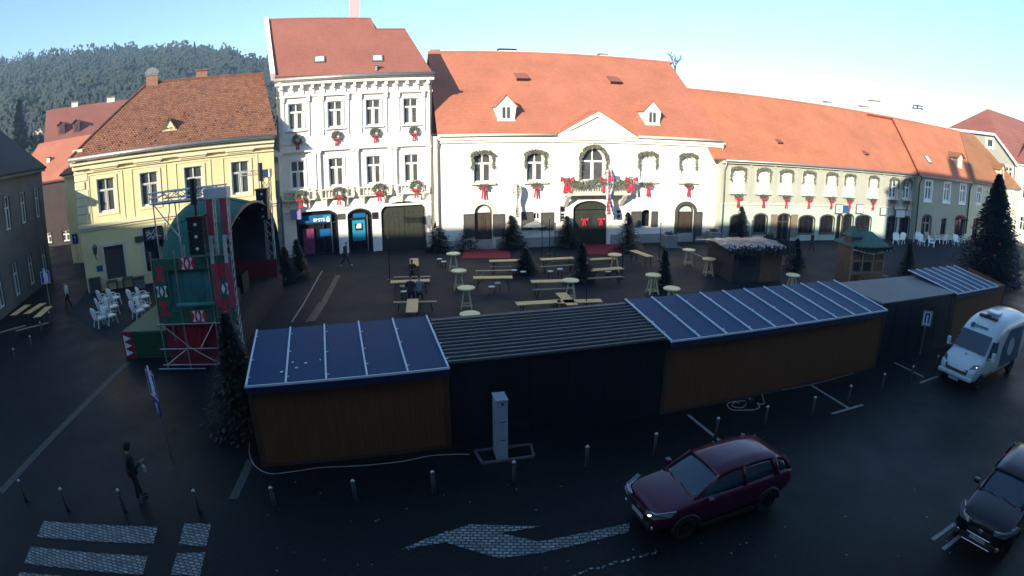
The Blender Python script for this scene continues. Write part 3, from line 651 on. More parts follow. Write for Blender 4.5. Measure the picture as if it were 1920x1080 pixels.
# ================================================================== last house before the corner, in sun
r3 = FR2.root('corner_house', 'sunlit cream two-storey house with a brown tiled roof behind the large Christmas tree', 'house'); r3.location = FR2.w(0,-.12,0)
ul3, ur3 = ur+.02, FR2.uv(1905,400)[0]; holes = []; w3 = []
for a,b in ((1828,1840),(1851,1862),(1889,1899)):
    c = FR2.uv((a+b)/2,368)[0]; P = arch(c-.55,c+.55,w2[0][0][1],w2[0][2][1],w2[0][2][1]); holes.append(P); w3.append(P)
L3 = [ground_opening(FR2,a,408,412,b,450,holes,6) for a,b in ((1822,1832),(1846,1858),(1884,1896))]
wall(r3, ul3, ur3, Z2-.05, holes, 'cream_render', depth=13, rev=.25)
for P in w3: window(r3, P, y=.08, cols=2, transom=.66, fw=.1, pane='glass', trim='white_paint', tw=.16); 
for P in L3: window(r3, P, y=.18, cols=2, transom=.7, frame='dark_metal', pane='glass_dark', name='shop_window')
tr_ = FR2.sl(1822,251,Z2,tanR); er = FR2.sl(1912,352,Z2,tanR)
zrd = tr_.z; yrd = tr_.y
pts = [Vector((ul3,-.4,Z2)),Vector((er.x,-.4,Z2)),Vector((tr_.x,yrd,zrd)),Vector((rm.x+.05,yrd,zrd))]
m = MB().slab(pts,.14); m.slab([Vector((er.x,-.4,Z2)),Vector((er.x,13,Z2)),Vector((tr_.x,yrd+.02,zrd))],.14); m.slab([Vector((rm.x+.05,yrd,zrd)),Vector((tr_.x,yrd,zrd)),Vector((er.x,13,Z2)),Vector((ul3,13,Z2))],.14)
m.tube([pts[1],pts[2]],.1,8); rf3 = m.build('roof','tile_rust',r3)
p = FR2.sl(1877,333,Z2,tanR); dormer(rf3, p.x, p.z, 1.1, 1.3, .5, Z2, tanR, -.4, 'cream_render', 'tile_rust', over=.3)
MB().box(ul3,-.25,Z2-.3,ur3,.02,Z2-.1).build('cornice','cream_render',r3); gutter(r3, ul3, er.x, -.5, Z2-.08, 'pipe', .1); pipe(r3, ur3-.2, 0, Z2-.2, -.14, 'dull_white', kink=(0,-.45))

# ================================================================== big half-hipped house at the far right
FF = Fac(1869, 442, -75)
rf = FF.root('gabled_house', 'large pale green house with a half-hipped red roof at the far right end', 'house')
rf.location = FF.w(0,0,0)
def ext(F,px,py): return F.uv(px,py)
aL, aR = FF.uv(1783,240), FF.uv(1869,249); bR = FF.uv(1913,307); pk = FF.uv(1852,204)
ww = aR[0]-aL[0]; half = abs(bR[0]-aR[0]); cx = (aL[0]+aR[0])/2; ztop = (aL[1]+aR[1])/2; zlow = bR[1]
bl = cx-ww/2-half; br = cx+ww/2+half
hw_ = FF.rect(1852,261,1859,276); P = arch((hw_[0]+hw_[1])/2-.55,(hw_[0]+hw_[1])/2+.55,hw_[2],hw_[3],hw_[3])
h2 = FF.rect(1912,340,1922,370); hs = [P]+[arch(x-.6,x+.6,zz_,zz_+1.9,zz_+1.9) for x in (br-2.0,br-5.2) for zz_ in (zlow-2.6,zlow-6.6)]
m = MB().holed([(bl+.5,-.3),(br-.5,-.3),(br-.5,zlow-.3),(cx+ww/2,ztop-.1),(cx-ww/2,ztop-.1),(bl+.5,zlow-.3)],hs,0,.3)
D = 30; m.add([(br-.5,0,-.3),(br-.5,D,-.3),(br-.5,D,zlow-.3),(br-.5,0,zlow-.3)],[(0,1,2,3)]); m.add([(bl+.5,0,-.3),(bl+.5,D,-.3),(bl+.5,D,zlow-.3),(bl+.5,0,zlow-.3)],[(0,3,2,1)])
m.add([(bl+.5,.8,-.3),(br-.5,.8,-.3),(br-.5,.8,zlow-.6),(cx+ww/2,.8,ztop-.6),(cx-ww/2,.8,ztop-.6),(bl+.5,.8,zlow-.6)],[(0,1,2,3,4,5)],1)
m.build('wall',['green_render','black_lining'],rf)
for k,P in enumerate(hs): window(rf, P, y=.12, cols=2 if k else 1, transom=.7 if k else None, fw=.1, trim='white_paint', tw=.25, pane='glass')
v_ = FF.hit(1852,204,FF.w(cx,0,0),FF.t); zpk = v_.z; yp = v_.y; m = MB()
m.slab([(cx-ww/2-.1,-.5,ztop),(cx+ww/2+.1,-.5,ztop),(cx,yp,zpk)],.15)
m.slab([(br,-.5,zlow),(br,D,zlow),(cx,D,zpk),(cx,yp,zpk),(cx+ww/2+.1,-.5,ztop)],.15); m.slab([(bl,-.5,zlow),(cx-ww/2-.1,-.5,ztop),(cx,yp,zpk),(cx,D,zpk),(bl,D,zlow)],.15)
rg = m.build('roof','tile_wine',rf)
MB().bar((cx-ww/2,-.3,ztop-.25),(cx+ww/2,-.3,ztop-.25),.35,.35).bar((cx+ww/2,-.3,ztop-.25),(br-.2,-.3,zlow-.3),.35,.35).bar((cx-ww/2,-.3,ztop-.25),(bl+.2,-.3,zlow-.3),.35,.35).build('cornice','white_paint',rf)
for u in (br-.7,): pipe(rf, u, 0, zlow-.2, -.14, 'dull_white')

# ================================================================== yellow corner house on the left
FY = Fac(290, 530, 33); ry = FY.root('corner_house', 'yellow two-storey corner house with mottled brown roof tiles behind the green stage', 'house')
ZY = FY.uv(515,258)[1]; ul, ur = FY.uv(152,450)[0], FY.uv(519,400)[0]; holes = []; wy = []
zb0, zt0 = [], []
QY = [(182,335.5,217,399),(263,322.5,298,388),(344.5,311,382,374),(433.5,302,468.5,361)]
for q in QY: a = FY.rect(*q); zb0.append(a[2]); zt0.append(a[3])
zb0 = sum(zb0)/4; zt0 = sum(zt0)/4
for q in QY: a = FY.rect(*q); c = (a[0]+a[1])/2; P = arch(c-.66,c+.66,zb0,zt0,zt0); holes.append(P); wy.append((c,P))
dy = [ground_opening(FY,197,460,460,234,523,holes,4), ground_opening(FY,271,424,424,309,508,holes,4)]
wall(ry, ul, ur, ZY-.15, holes, 'yellow_render', depth=11.5, rev=.28)
for c,P in wy:
    window(ry, P, y=.12, cols=2, transom=.66, fw=.09, frame='dull_white', pane='glass', trim='yellow_trim', tw=.2, tp=.05)
    MB().box(c-1.05,-.3,zt0+.75,c+1.05,.02,zt0+.9).box(c-.95,-.2,zt0+.62,c+.95,.02,zt0+.75).build('window_hood','yellow_trim',ry)
    MB().ring([(c-1.3,zb0-1.15),(c+1.3,zb0-1.15),(c+1.3,zt0+.4),(c-1.3,zt0+.4)],[(c-1.22,zb0-1.07),(c+1.22,zb0-1.07),(c+1.22,zt0+.32),(c-1.22,zt0+.32)],-.04,.01).build('wall_panel','yellow_trim',ry)
o = MB(); P = dy[0]; a,b = P[0][0],P[1][0]; zt = P[2][1]
m = MB().box(a,.2,0,b,.27,zt)
for i in range(2):
    for j in range(3): m.box(a+.1+i*(b-a)/2,.17,.2+j*.85,a+(b-a)/2-.1+i*(b-a)/2,.2,.9+j*.85)
m.build('door','grey_shutter',ry); MB().ring(inset(P,-.2),P,-.06,.02).build('door_surround','trim_pale',ry)
window(ry, dy[1], y=.2, cols=2, transom=.68, frame='dark_metal', pane='glass_dark', name='shop_door'); MB().ring(inset(dy[1],-.16),dy[1],-.06,.02).build('door_surround','trim_pale',ry)
u0,u1,z0,z1 = FY.rect(272,428,307,449,-.1); m = MB().box(u0,-.12,z0,u1,-.06,z1)
for k in range(10): x = u0+.15+(u1-u0-.3)*random.random(); z = z0+.12+(z1-z0-.24)*random.random(); m.obox((x,-.13,z),(.3,.02,.06),0,1,ry=random.uniform(-1,1))
m.build('shop_sign',['grey_shutter','dull_white'],ry)
zst = FY.uv(250,412)[1]; MB().box(ul-.1,-.22,zst-.12,ur,.02,zst+.14).box(ul-.05,-.1,zst-.3,ur,.02,zst-.12).build('string_course','yellow_trim',ry,bevel=.02)
m = MB()
for k in range(9):
    z = zst+.3+k*.56; w_ = .95 if k%2 else .7; m.box(ul-.06,-.07,z,ul+w_,.02,z+.5)
m.build('quoins','yellow_trim',ry,bevel=.03)
MB().box(ul-.25,-.45,ZY-.35,ur,.02,ZY-.1).box(ul-.15,-.28,ZY-.65,ur,.02,ZY-.35).box(ul-.1,-.12,ZY-.95,ur,.02,ZY-.85).build('cornice','yellow_trim',ry,bevel=.03)
gutter(ry, ul-.35, ur, -.62, ZY+.1, 'zinc', .15)
tanY = .85; y0Y = -.55
e0 = Vector((ul-.35,y0Y,ZY+.15)); rl = FY.sl(277,156,ZY+.15,tanY,y0Y); rr_ = FY.sl(505,138,ZY+.15,tanY,y0Y); yr = (rl.y+rr_.y)/2; zr = ZY+.15+(yr-y0Y)*tanY; D = 2*yr-y0Y
m = MB().slab([e0,Vector((ur+.2,y0Y,ZY+.15)),Vector((ur+.2,yr,zr)),Vector((rl.x,yr,zr))],.15)
m.slab([Vector((ul-.35,D,ZY+.15)),e0,Vector((rl.x,yr,zr))],.15); m.slab([Vector((rl.x,yr,zr)),Vector((ur+.2,yr,zr)),Vector((ur+.2,D,ZY+.15)),Vector((ul-.35,D,ZY+.15))],.15)
m.tube([e0,Vector((rl.x,yr,zr)),Vector((ur+.2,yr,zr))],.11,8)
for k in range(70):
    u = random.uniform(rl.x*.2+ul*.8,ur); t = random.uniform(.04,.45); y = y0Y+(yr-y0Y)*t
    if u < ul+(rl.x-ul)*t+.3: continue
    z = ZY+.15+(y-y0Y)*tanY; m.obox((u,y,z+.03),(.07,.14,.09))
ryf = m.build('roof','tile_old',ry)
chimney(ryf, rl.x+.35, yr+.2, zr-.8, zr+.55, .95, .95, 'chimney_brick', 'zinc', .05, 'barrel'); u = FY.sl(379,146,ZY+.15,tanY,y0Y).x
chimney(ryf, u, yr+.4, zr-.8, zr+.6, .85, .7, 'chimney_brick', 'tile_wine', .08, 'slab')
p = FY.sl(317,243,ZY+.15,tanY,y0Y); dormer(ryf, p.x, p.z, 1.0, .08, .75, ZY+.15, tanY, y0Y, 'yellow_trim', 'tile_old', glass='black_lining', over=.1)
u,z = FY.uv(180,470); m = MB().tube([(u,-.02,z-.6),(u,-.5,z-.5),(u,-.55,z-.2)],.03,6); m.lathe([(.1,0),(.2,.45),(.22,.5),(.02,.75)],u,-.55,z-.2,6,1)
m.build('wall_lantern',['dark_metal','glass'],ry)
u,z = FY.uv(187,503); MB().box(u-.22,-.05,z-.2,u+.22,.01,z+.2).build('notice','bank_blue',ry)
u,z = FY.uv(262,448); MB().box(u-.35,-.12,z-.2,u+.35,.01,z+.2).build('wall_box','grey_shutter',ry)

# ================================================================== behind on the left: dark corner house, red-roofed houses, chalet
FD = Fac(100, 520, -104)          # front runs towards the camera, in shade
FD.t = Vector((math.cos(R(-112)),math.sin(R(-112)),0)); 
def plain_row(name, label, x0, y0, x1, y1, depth, he, hr, wmat, rmat, nwin=6, rows=2, cat='house', wz=(1.2,4.9), wh=1.8, ww_=1.1, side=1, shops=True, eave=.45, frame='dull_white', hip=0.0, hip0=0.0):
    """simple row house: front from (x0,y0) to (x1,y1); the house lies to the left of that direction"""
    d = Vector((x1-x0,y1-y0,0)); L = d.length; a = math.atan2(d.y,d.x); r = empty(name,(x0,y0,0),a,label,cat)
    holes = []; ws = []
    for j in range(rows):
        for i in range(nwin):
            c = L*(i+.5)/nwin; z = wz[0]+j*(wz[1]-wz[0]); P = arch(c-ww_/2,c+ww_/2,z,z+wh,z+wh); holes.append(P); ws.append(P)
    wall(r, 0, L, he, holes, wmat, depth=depth, rev=.25)
    for P in ws: window(r, P, y=.12, cols=2, transom=.66, fw=.08, frame=frame, pane='glass_dark', trim=wmat, tw=.14, tp=.05)
    MB().box(-.1,-.35,he-.3,L+.1,.02,he).build('cornice', wmat, r)
    yr = depth/2; m = MB(); h = hip*yr; g_ = hip0*yr or h
    m.slab([(-.3,-eave,he),(L+.3,-eave,he),(L+.3-h,yr,hr),(-.3+g_,yr,hr)],.15); m.slab([(-.3+g_,yr,hr),(L+.3-h,yr,hr),(L+.3,depth+eave,he),(-.3,depth+eave,he)],.15)
    if h: m.slab([(L+.3,-eave,he),(L+.3,depth+eave,he),(L+.3-h,yr,hr)],.15); m.slab([(-.3,depth+eave,he),(-.3,-eave,he),(-.3+h,yr,hr)],.15)
    if hip0: m.slab([(-.3,depth+eave,he),(-.3,-eave,he),(-.3+g_,yr,hr)],.15)
    rf_ = m.build('roof', rmat, r)
    if not h:
        for x in ((0,L) if not hip0 else (L,)): MB().add([(x,0,he-.1),(x,depth,he-.1),(x,yr,hr-.1)],[(0,1,2)]).build('gable', wmat, r)
    return r, rf_

# wing that continues the gabled house towards the right edge
w0, w1 = FF.w(br-.45,.05,0), FF.w(br+16,.05,0)
plain_row('townhouse','white wing with a red roof, cut by the right edge of the photo',w0.x,w0.y,w1.x,w1.y,12,zlow+.1,zlow+4.6,'white_render','tile_wine',5,2,wz=(1.6,5.8))
# ================================================================== left background
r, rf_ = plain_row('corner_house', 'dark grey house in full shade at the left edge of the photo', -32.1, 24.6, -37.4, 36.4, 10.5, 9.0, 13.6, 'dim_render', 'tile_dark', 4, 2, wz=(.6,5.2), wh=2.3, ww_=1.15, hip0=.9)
A = at_dist(84,262,58); B = at_dist(272,240,67); rz_ = at_dist(100,209,64).z
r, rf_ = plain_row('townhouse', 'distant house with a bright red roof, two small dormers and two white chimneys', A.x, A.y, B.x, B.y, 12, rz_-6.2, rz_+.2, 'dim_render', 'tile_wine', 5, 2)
FQ = Row(A, math.atan2(B.y-A.y,B.x-A.x)); tq = 6.4/6.45
for px,w in ((140,1.0),(208,1.2)): p = FQ.sl(px,204,rz_-6.2,tq,-.45); chimney(rf_, p.x, 6.3, rz_-1, rz_+.75, w, .9, 'chimney_white', 'zinc', .1)
for px,py in ((115,252),(143,248)): p = FQ.sl(px,py,rz_-6.2,tq,-.45); dormer(rf_, p.x, p.z, 1.0, 1.4, .35, rz_-6.2, tq, -.45, 'tile_brown', 'tile_wine', over=.2)
A = at_dist(30,330,50); B = at_dist(205,318,53); rz_ = at_dist(60,272,56).z
EL = at_dist(60,272,56).z-4.6
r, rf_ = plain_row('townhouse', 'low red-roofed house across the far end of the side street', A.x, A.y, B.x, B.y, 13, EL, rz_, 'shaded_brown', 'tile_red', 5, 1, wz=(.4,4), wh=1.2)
FQ = Row(A, math.atan2(B.y-A.y,B.x-A.x)); p = FQ.sl(92,302,EL,4.6/6.95,-.45); chimney(rf_, p.x, p.y, p.z-.2, p.z+.35, .45, .45, 'chimney_white', 'dark_metal', .05)
A = at_dist(120,330,41.5); B = at_dist(150,322,41.5)
r, rf_ = plain_row('townhouse', 'narrow strip of sunlit yellow house behind the left corner of the yellow corner house', A.x, A.y, B.x+3, B.y+1.2, 5, 8.1, 9.0, 'yellow_render', 'tile_old', 1, 1, wz=(1,4))
A = at_dist(58,262,105); B = at_dist(92,258,105)
r, rf_ = plain_row('villa', 'white villa with a timber balcony between the dark conifer and the red roof', A.x, A.y, B.x+2, B.y+1, 7, at_dist(75,240,105).z, at_dist(75,232,105).z, 'green_render', 'tile_dark', 3, 1, wz=(at_dist(75,260,105).z+.4,0), wh=1.4, ww_=.8)
MB().box(-.4,-1.3,0,4.2,0,.12).box(-.4,-1.3,.5,4.2,-1.22,.6).box(-.4,-1.3,0,-.3,-1.2,.6).box(4.1,-1.3,0,4.2,-1.2,.6).build('balcony','brown_wood_door',r,loc=(0,0,at_dist(75,257,105).z))
# ================================================================== ground
def plane_obj(name, x0, y0, x1, y1, z, mat, kind='structure'):
    return tag(MB().add([(x0,y0,z),(x1,y0,z),(x1,y1,z),(x0,y1,z)],[(0,1,2,3)]).build(name,mat), kind=kind)
plane_obj('ground', -700, -250, 700, 900, -.3, 'hill_soil')
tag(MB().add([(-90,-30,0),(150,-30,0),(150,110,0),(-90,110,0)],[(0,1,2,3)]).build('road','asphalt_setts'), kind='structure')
def flat(name, pts, z, mat, kind='structure', t=None):
    P = [Vector((p[0],p[1],z)) for p in pts]; o = MB().slab(P, t or .003, 0).build(name, mat); return tag(o, kind=kind) if kind else o
# the square: paler slabs beyond the stalls, reached without a step
sq = [(-27,27),(-20,23),(-11.5,24),(-8.6,19.6),(2,21),(16,25),(36,33),(62,46),(66,62),(44,57),(-6,47),(-19,42),(-30,33)]
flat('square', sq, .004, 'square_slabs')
m = MB()
def strip(pts, w, mat, z=.008, name='paving_strip'):
    P = [Vector((p[0],p[1],0)) for p in pts]; mb = MB()
    for i in range(len(P)-1):
        d = (P[i+1]-P[i]); L = d.length; d.normalize(); n = Vector((-d.y,d.x,0))*w/2
        a,b = P[i]-(d*w*.2 if i else d*0),P[i+1]; mb.slab([Vector((*(a-n).xy,z+i*.0005)),Vector((*(b-n).xy,z+i*.0005)),Vector((*(b+n).xy,z+i*.0005)),Vector((*(a+n).xy,z+i*.0005))],.002)
    return tag(mb.build(name, mat), kind='structure')
g2 = lambda *a: [G(x,y).xy for x,y in a]
strip(g2((604,508),(568,572),(547,604)), .09, 'line_paint'); strip(g2((634,516),(608,566),(585,602)), .34, 'pale_strip'); strip(g2((600,566),(575,604)), .08, 'pale_strip')
strip(g2((240,680),(180,738),(118,800),(0,925)), .34, 'pale_strip'); strip(g2((470,862),(455,898),(437,936)), .26, 'pale_strip')
strip(g2((100,617),(140,611)), .12, 'pale_strip')
strip(g2((1210,440),(1270,462),(1322,484)), .1, 'line_paint'); strip(g2((845,596),(815,598)), .1, 'line_paint')
for a,b in (((1290,778),(1360,835)),((1522,723),(1590,765)),((1677,680),(1732,707)),((1360,836),(1408,826)),((1560,776),(1618,759)),((1725,718),(1758,706)),((1748,1012),(1790,982)),((1768,1030),(1800,1005))):
    strip(g2(a,b), .12 if b[0] != 1408 else .14, 'line_paint', name='parking_line')
def marking(name, px, mat='marble_setts', z=.009): return flat(name, [G(x,y) for x,y in px], z, mat)
for q in ([(82,977),(296,988),(288,1020),(70,1007)],[(58,1025),(277,1043),(268,1078),(46,1056)],[(36,1073),(200,1085),(190,1140),(20,1110)],[(346,982),(396,982),(387,1025),(336,1021)],[(332,1038),(385,1036),(375,1080),(320,1078)]):
    marking('crossing_stripe', q[::-1])
marking('turn_arrow', [(752,1031),(835,1017),(935,1047),(1010,1038),(1180,997),(1180,981),(1010,1016),(937,1000),(1022,986),(880,984),(800,1010)][::-1])
m = MB()
for k in range(14):
    x = 1075+k*11.5+random.uniform(-2,2); y = 1078-k*3.2+random.uniform(-2,2); p = G(x,y); m.obox((p.x,p.y,.012),(.10,.06,.01),random.random())
for k in range(60):
    p = G(random.uniform(500,1800),random.uniform(900,1075)); m.obox((p.x,p.y,.010),(random.uniform(.03,.09),random.uniform(.02,.05),.008),random.random()*3)
tag(m.build('worn_marking','marble_setts'), kind='structure')
# ================================================================== hill with winter woods
prof = [(-200,200),(-80,168),(0,146),(60,130),(150,119),(220,117),(300,116),(400,120),(495,136),(600,165),(720,200),(820,238),(1000,258)]
def hz(az):
    for (x0,y0),(x1,y1) in zip(prof,prof[1:]):
        a0 = math.atan2(ray(x0,y0).x,ray(x0,y0).y); a1 = math.atan2(ray(x1,y1).x,ray(x1,y1).y)
        if a0 <= az <= a1:
            d0 = ray(x0,y0); d1 = ray(x1,y1); t = (az-a0)/(a1-a0); t = t*t*(3-2*t)
            return (d0.z/d0.xy.length)*(1-t)+(d1.z/d1.xy.length)*t
    return 0
def hgt(x, y):
    r = math.hypot(x,y); az = math.atan2(x,y); t = min(1,max(0,(r-95)/300)); t = t**1.15
    return -.6+max(0,(9+395*hz(az))*t*(1 if r < 400 else 1-(r-400)/260*.5))+2.5*math.sin(x*.03)*math.sin(y*.025+1)*t
m = MB(); NA,NR = 70,36
for j in range(NR):
    r_ = 95+(480-95)*j/(NR-1)
    for i in range(NA): az = R(-68)+R(64)*i/(NA-1); x,y = r_*math.sin(az),r_*math.cos(az); m.v.append((x,y,hgt(x,y)))
for j in range(NR-1):
    for i in range(NA-1): a = j*NA+i; m.f.append((a,a+1,a+NA+1,a+NA)); m.m.append(0)
tag(m.build('hill','hill_soil',smooth=True), kind='structure')
rnd = random.Random(3)
def tree_low(m, x, y, z, h, kind):
    if kind == 0:   # conifer: three ragged skirts
        for k in range(3):
            zb = z+h*(.12+.26*k); r = h*.19*(1-.27*k); n = 6; o = rnd.random()*6; b = len(m.v)
            m.v.append((x,y,zb+h*.38))
            for i in range(n): t = o+6.283*i/n; q = r*rnd.uniform(.6,1.25); m.v.append((x+q*math.cos(t),y+q*math.sin(t),zb+rnd.uniform(-.04,.04)*h))
            for i in range(n): m.f.append((b,b+1+i,b+1+(i+1)%n)); m.m.append(0)
    else:           # bare broadleaf: a loose brush of thin upright facets
        for k in range(26):
            t = rnd.random()*6.283; v_ = rnd.uniform(-1,1); q = h*.25*math.sqrt(max(0,1-v_*v_))*rnd.uniform(.5,1); p = Vector((x+q*math.cos(t),y+q*math.sin(t),z+h*(.56+.40*v_)))
            b = len(m.v); s_ = h*rnd.uniform(.045,.085)
            for j in range(4): a_ = j*1.57+rnd.random(); m.v.append((p.x+s_*math.cos(a_),p.y+rnd.uniform(-.3,.3),p.z+s_*.9*math.sin(a_)))
            m.f.append((b,b+1,b+2,b+3)); m.m.append(0)
        b = len(m.v); m.v += [(x-.12,y,z),(x+.12,y,z),(x,y,z+h*.9)]; m.f.append((b,b+1,b+2)); m.m.append(0)
m = MB()
for k in range(5200):
    r_ = 120+(430-120)*(rnd.random()**.75); az = R(-60)+R(48)*rnd.random(); x,y = r_*math.sin(az),r_*math.cos(az)
    tree_low(m, x, y, hgt(x,y), rnd.uniform(8,13)*(1.2 if rnd.random() < .08 else 1), 0 if rnd.random() < .12 else 1)
for k in range(260):
    r_ = rnd.uniform(375,405); az = R(-60)+R(50)*k/260; x,y = r_*math.sin(az),r_*math.cos(az); tree_low(m, x, y, hgt(x,y), rnd.uniform(9,17), 0 if rnd.random() < .3 else 1)
tag(m.build('wood','forest'), 'winter wood of bare and evergreen trees covering the hill', 'wood', kind='stuff')
# ================================================================== conifers
def conifer_mesh(h, r, n, seed, base=.25, leaf=.16, lift=-.25, power=.9):
    """needle sprays set along drooping branches, many small leaf-sized faces through the crown"""
    q = random.Random(seed); m = MB(); nb = int(n/14)
    for k in range(nb):
        t = (k+q.random())/nb; z = base+(h-base)*t; L = r*(1-t)**power*q.uniform(.72,1.12)+.04; a = q.random()*6.283
        for j in range(14):
            s = (j+.5)/14*q.uniform(.8,1.1); d = L*s; zz = z+d*lift*(1-.35*s)+q.uniform(-.05,.05)*r; spread = q.uniform(-.28,.28)*L*(.25+s)*.8
            x = d*math.cos(a)-spread*math.sin(a); y = d*math.sin(a)+spread*math.cos(a); l = leaf*q.uniform(.6,1.3)*(1.1-.35*t)
            a2 = a+q.uniform(-1,1); dx,dy = math.cos(a2)*l,math.sin(a2)*l; w = l*.32; b = len(m.v); dz = q.uniform(-.5,.25)*l
            m.v += [(x,y,zz),(x+dx*.5-dy*.32,y+dy*.5+dx*.32,zz+dz*.5+w*.3),(x+dx,y+dy,zz+dz),(x+dx*.5+dy*.32,y+dy*.5-dx*.32,zz+dz*.5-w*.3)]; m.f.append((b,b+1,b+2,b+3)); m.m.append(0)
    return m
def conifer(name, label, loc, h, r, n=6000, seed=1, leaf=.16, base=.25, pot=False, cat='tree', group=None, baubles=0, lift=-.25):
    o = empty(name, loc, 0, label, cat, group)
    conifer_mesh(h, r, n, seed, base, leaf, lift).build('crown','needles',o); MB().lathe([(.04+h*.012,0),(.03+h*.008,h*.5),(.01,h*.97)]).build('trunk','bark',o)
    if pot: MB().lathe([(.26,0),(.34,.42),(.36,.42),(.36,.46),(.3,.46)],n=14).build('pot','plant_box',o)
    if baubles:
        q = random.Random(seed+5)
        for k in range(baubles):
            t = q.uniform(.1,.8); a = q.random()*6.283; rr_ = r*(1-t)**.9*.95; MB().lathe([(.01,-.09),(.07,-.05),(.09,0),(.07,.05),(.01,.09)],n=8).build('bauble','stage_red',o,True,loc=(rr_*math.cos(a),rr_*math.sin(a),base+(h-base)*t-.1)).scale = (1.5,1.5,1.5)
    return o
conifer('christmas_tree','large dark Christmas tree standing on the square at the right', (38.2,34.9,0), 8.5, 3.7, 22000, 11, .36, .3, baubles=9)
conifer('spruce_tree','dark bushy spruce between the stage and the nearest stall', (-8.75,15.75,0), 3.9, 1.25, 11000, 12, .17, .25)
conifer('spruce_tree','tall dark evergreen on the slope beside the white villa', (at_dist(38,262,92).x,92,at_dist(38,275,92).z-4), at_dist(38,186,92).z-at_dist(38,275,92).z+4, 3.0, 4000, 13, .8, 2)
for i,(px,py,h,lab) in enumerate(((822,470,2.3,'small dark fir left of the first town hall door'),(873,467,2.5,'small dark fir hugging the left jamb of the first town hall door'),(958,466,2.5,'small dark fir right of the first town hall door shutters'),(1062,464,2.4,'small dark fir at the left side of the town hall gate'),(1175,470,2.9,'bushy small fir right of the town hall gate'),(1386,458,3.2,'dark fir at the left end of the pale green house'),(1243,545,2.4,'slim dark fir beside a white bar table near the middle stall'),(1090,528,2.3,'dark fir amid the beer tables'),(985,512,1.6,'low dark fir beside the beer tables'),(560,522,2.5,'dark fir at the left edge of the bank front'),(537,530,2.3,'dark fir just behind the stage'),(1490,505,2.2,'dark fir at the right end of the foil-roofed hut'),(1700,515,2.4,'dark fir right of the small timber lodge'))):
    p = G(px,py); conifer('fir_tree', lab, p, h, (1.35 if i < 6 else .95) if i not in (6,) else .5, 4200, 20+i, .17, .2, True, group='small firs set about the market')
# bare tree behind the town hall
q = random.Random(4); m = MB(); p0 = at_dist(1268,150,75); ptop = at_dist(1262,100,75)
def twig(p, d, L, r, lev):
    e = p+d*L; m.tube([p,(p+e)/2+Vector((q.uniform(-.05,.05),0,q.uniform(-.05,.05)))*L,e],[r,r*.8,r*.6],5)
    if lev:
        for k in range(3 if lev > 1 else 4): twig(e-d*L*q.uniform(0,.4), (d+Vector((q.uniform(-.8,.8),q.uniform(-.6,.6),q.uniform(-.1,.6)))).normalized(), L*q.uniform(.5,.75), r*.6, lev-1)
hh = ptop.z; twig(Vector((0,0,0)), Vector((0,0,1)), hh-3.2, .28, 0); twig(Vector((0,0,hh-3.4)), Vector((-.12,0,1)).normalized(), 1.6, .15, 4)
o = empty('bare_tree',(p0.x,75,0),0,'bare leafless tree showing above the right end of the town hall roof','tree'); m.build('trunk','bark',o)
# ================================================================== market stalls along the road
b0, b1 = G(493,875), G(845.8,838.6); c0, c1 = G(1237.5,777), G(1640,689.6)
AR = math.atan2(c1.y-b0.y, c1.x-b0.x)
def stall(label, px0, px1, depth, roofpx, panels, z0=2.68, zr=3.06, wmat='hut_wood', face=None, ov=.28, ang=None, name='market_stall'):
    """timber stall: back wall to the road, pitched blue sheet roof with pale seams"""
    A,B = G(*px0),G(*px1); ang = math.atan2(B.y-A.y,B.x-A.x) if ang is None else ang; F = Row(A,ang); L = (B-A).dot(F.t)
    o = empty(name,A,ang,label,'stall',None)
    m = MB().box(0,0,0,L,depth,z0-.12); m.box(-.03,-.03,0,.09,.09,z0-.12,1); m.box(L-.09,-.03,0,L+.03,.09,z0-.12,1); m.box(-.03,-.025,0,L+.03,-.001,.12,1); m.box(-.02,-.03,z0-.34,L+.02,-.001,z0-.14,1)
    for k in range(1,int(L/.14)): m.box(k*.14-.004,-.006,.12,k*.14+.004,-.001,z0-.34,1)
    for u in (0.005,L-.005): m.slab([(u,0,z0-.12),(u,depth,z0-.12),(u,depth,zr-.1),(u,0,z0-.1)],.004)
    m.build('wall',[wmat,'hut_trim'],o)
    u0 = F.uv(*roofpx[0],-ov)[0]; u1 = F.uv(*roofpx[1],-ov)[0]
    yr = depth+.25
    m = MB(); zf = z0; m.slab([(u0,-ov,zf),(u1,-ov,zf),(u1,yr,zr),(u0,yr,zr)],.05)
    m.box(u0,-ov-.01,zf-.20,u1,-ov+.02,zf-.045); r_ = m.build('roof',['blue_roof'],o)
    sl = Vector((0,yr+ov,zr-zf)).normalized(); nn = Vector((0,-sl.z,sl.y)); P0 = Vector((0,-ov,zf))
    for k in range(panels+1):
        u = u0+.02+(u1-u0-.04)*k/panels; q = MB(); a = P0+Vector((u,0,0))+nn*.02; b = Vector((u,yr,zr))+nn*.02
        q.bar(a,b,.05,.05)
        for t in (.12,.45,.8): c = a+(b-a)*(t+random.uniform(-.06,.06)); q.obox(c+Vector((.05,0,.02)),(.09,.03,.02),0)
        q.build('seam','seam',r_)
    MB().box(u0-.02,-ov-.05,zf-.03,u1+.02,-ov-.012,zf+.03).build('eave_strip','seam',r_)
    MB().box(u0-.01,-ov-.03,zf-.24,u1+.01,-ov-.012,zf-.035).build('fascia','blue_edge',r_)
    return o, F, L, (P0,sl,nn,u0,u1)
s1,F1,L1,k1 = stall('nearest timber market stall, its blue roof in five panels', (493,875), (845.8,838.6), 3.0, ((460,724),(842,690)), 5)
q = random.Random(2); rr1 = [c for c in s1.children if c.name.startswith('roof')][0]
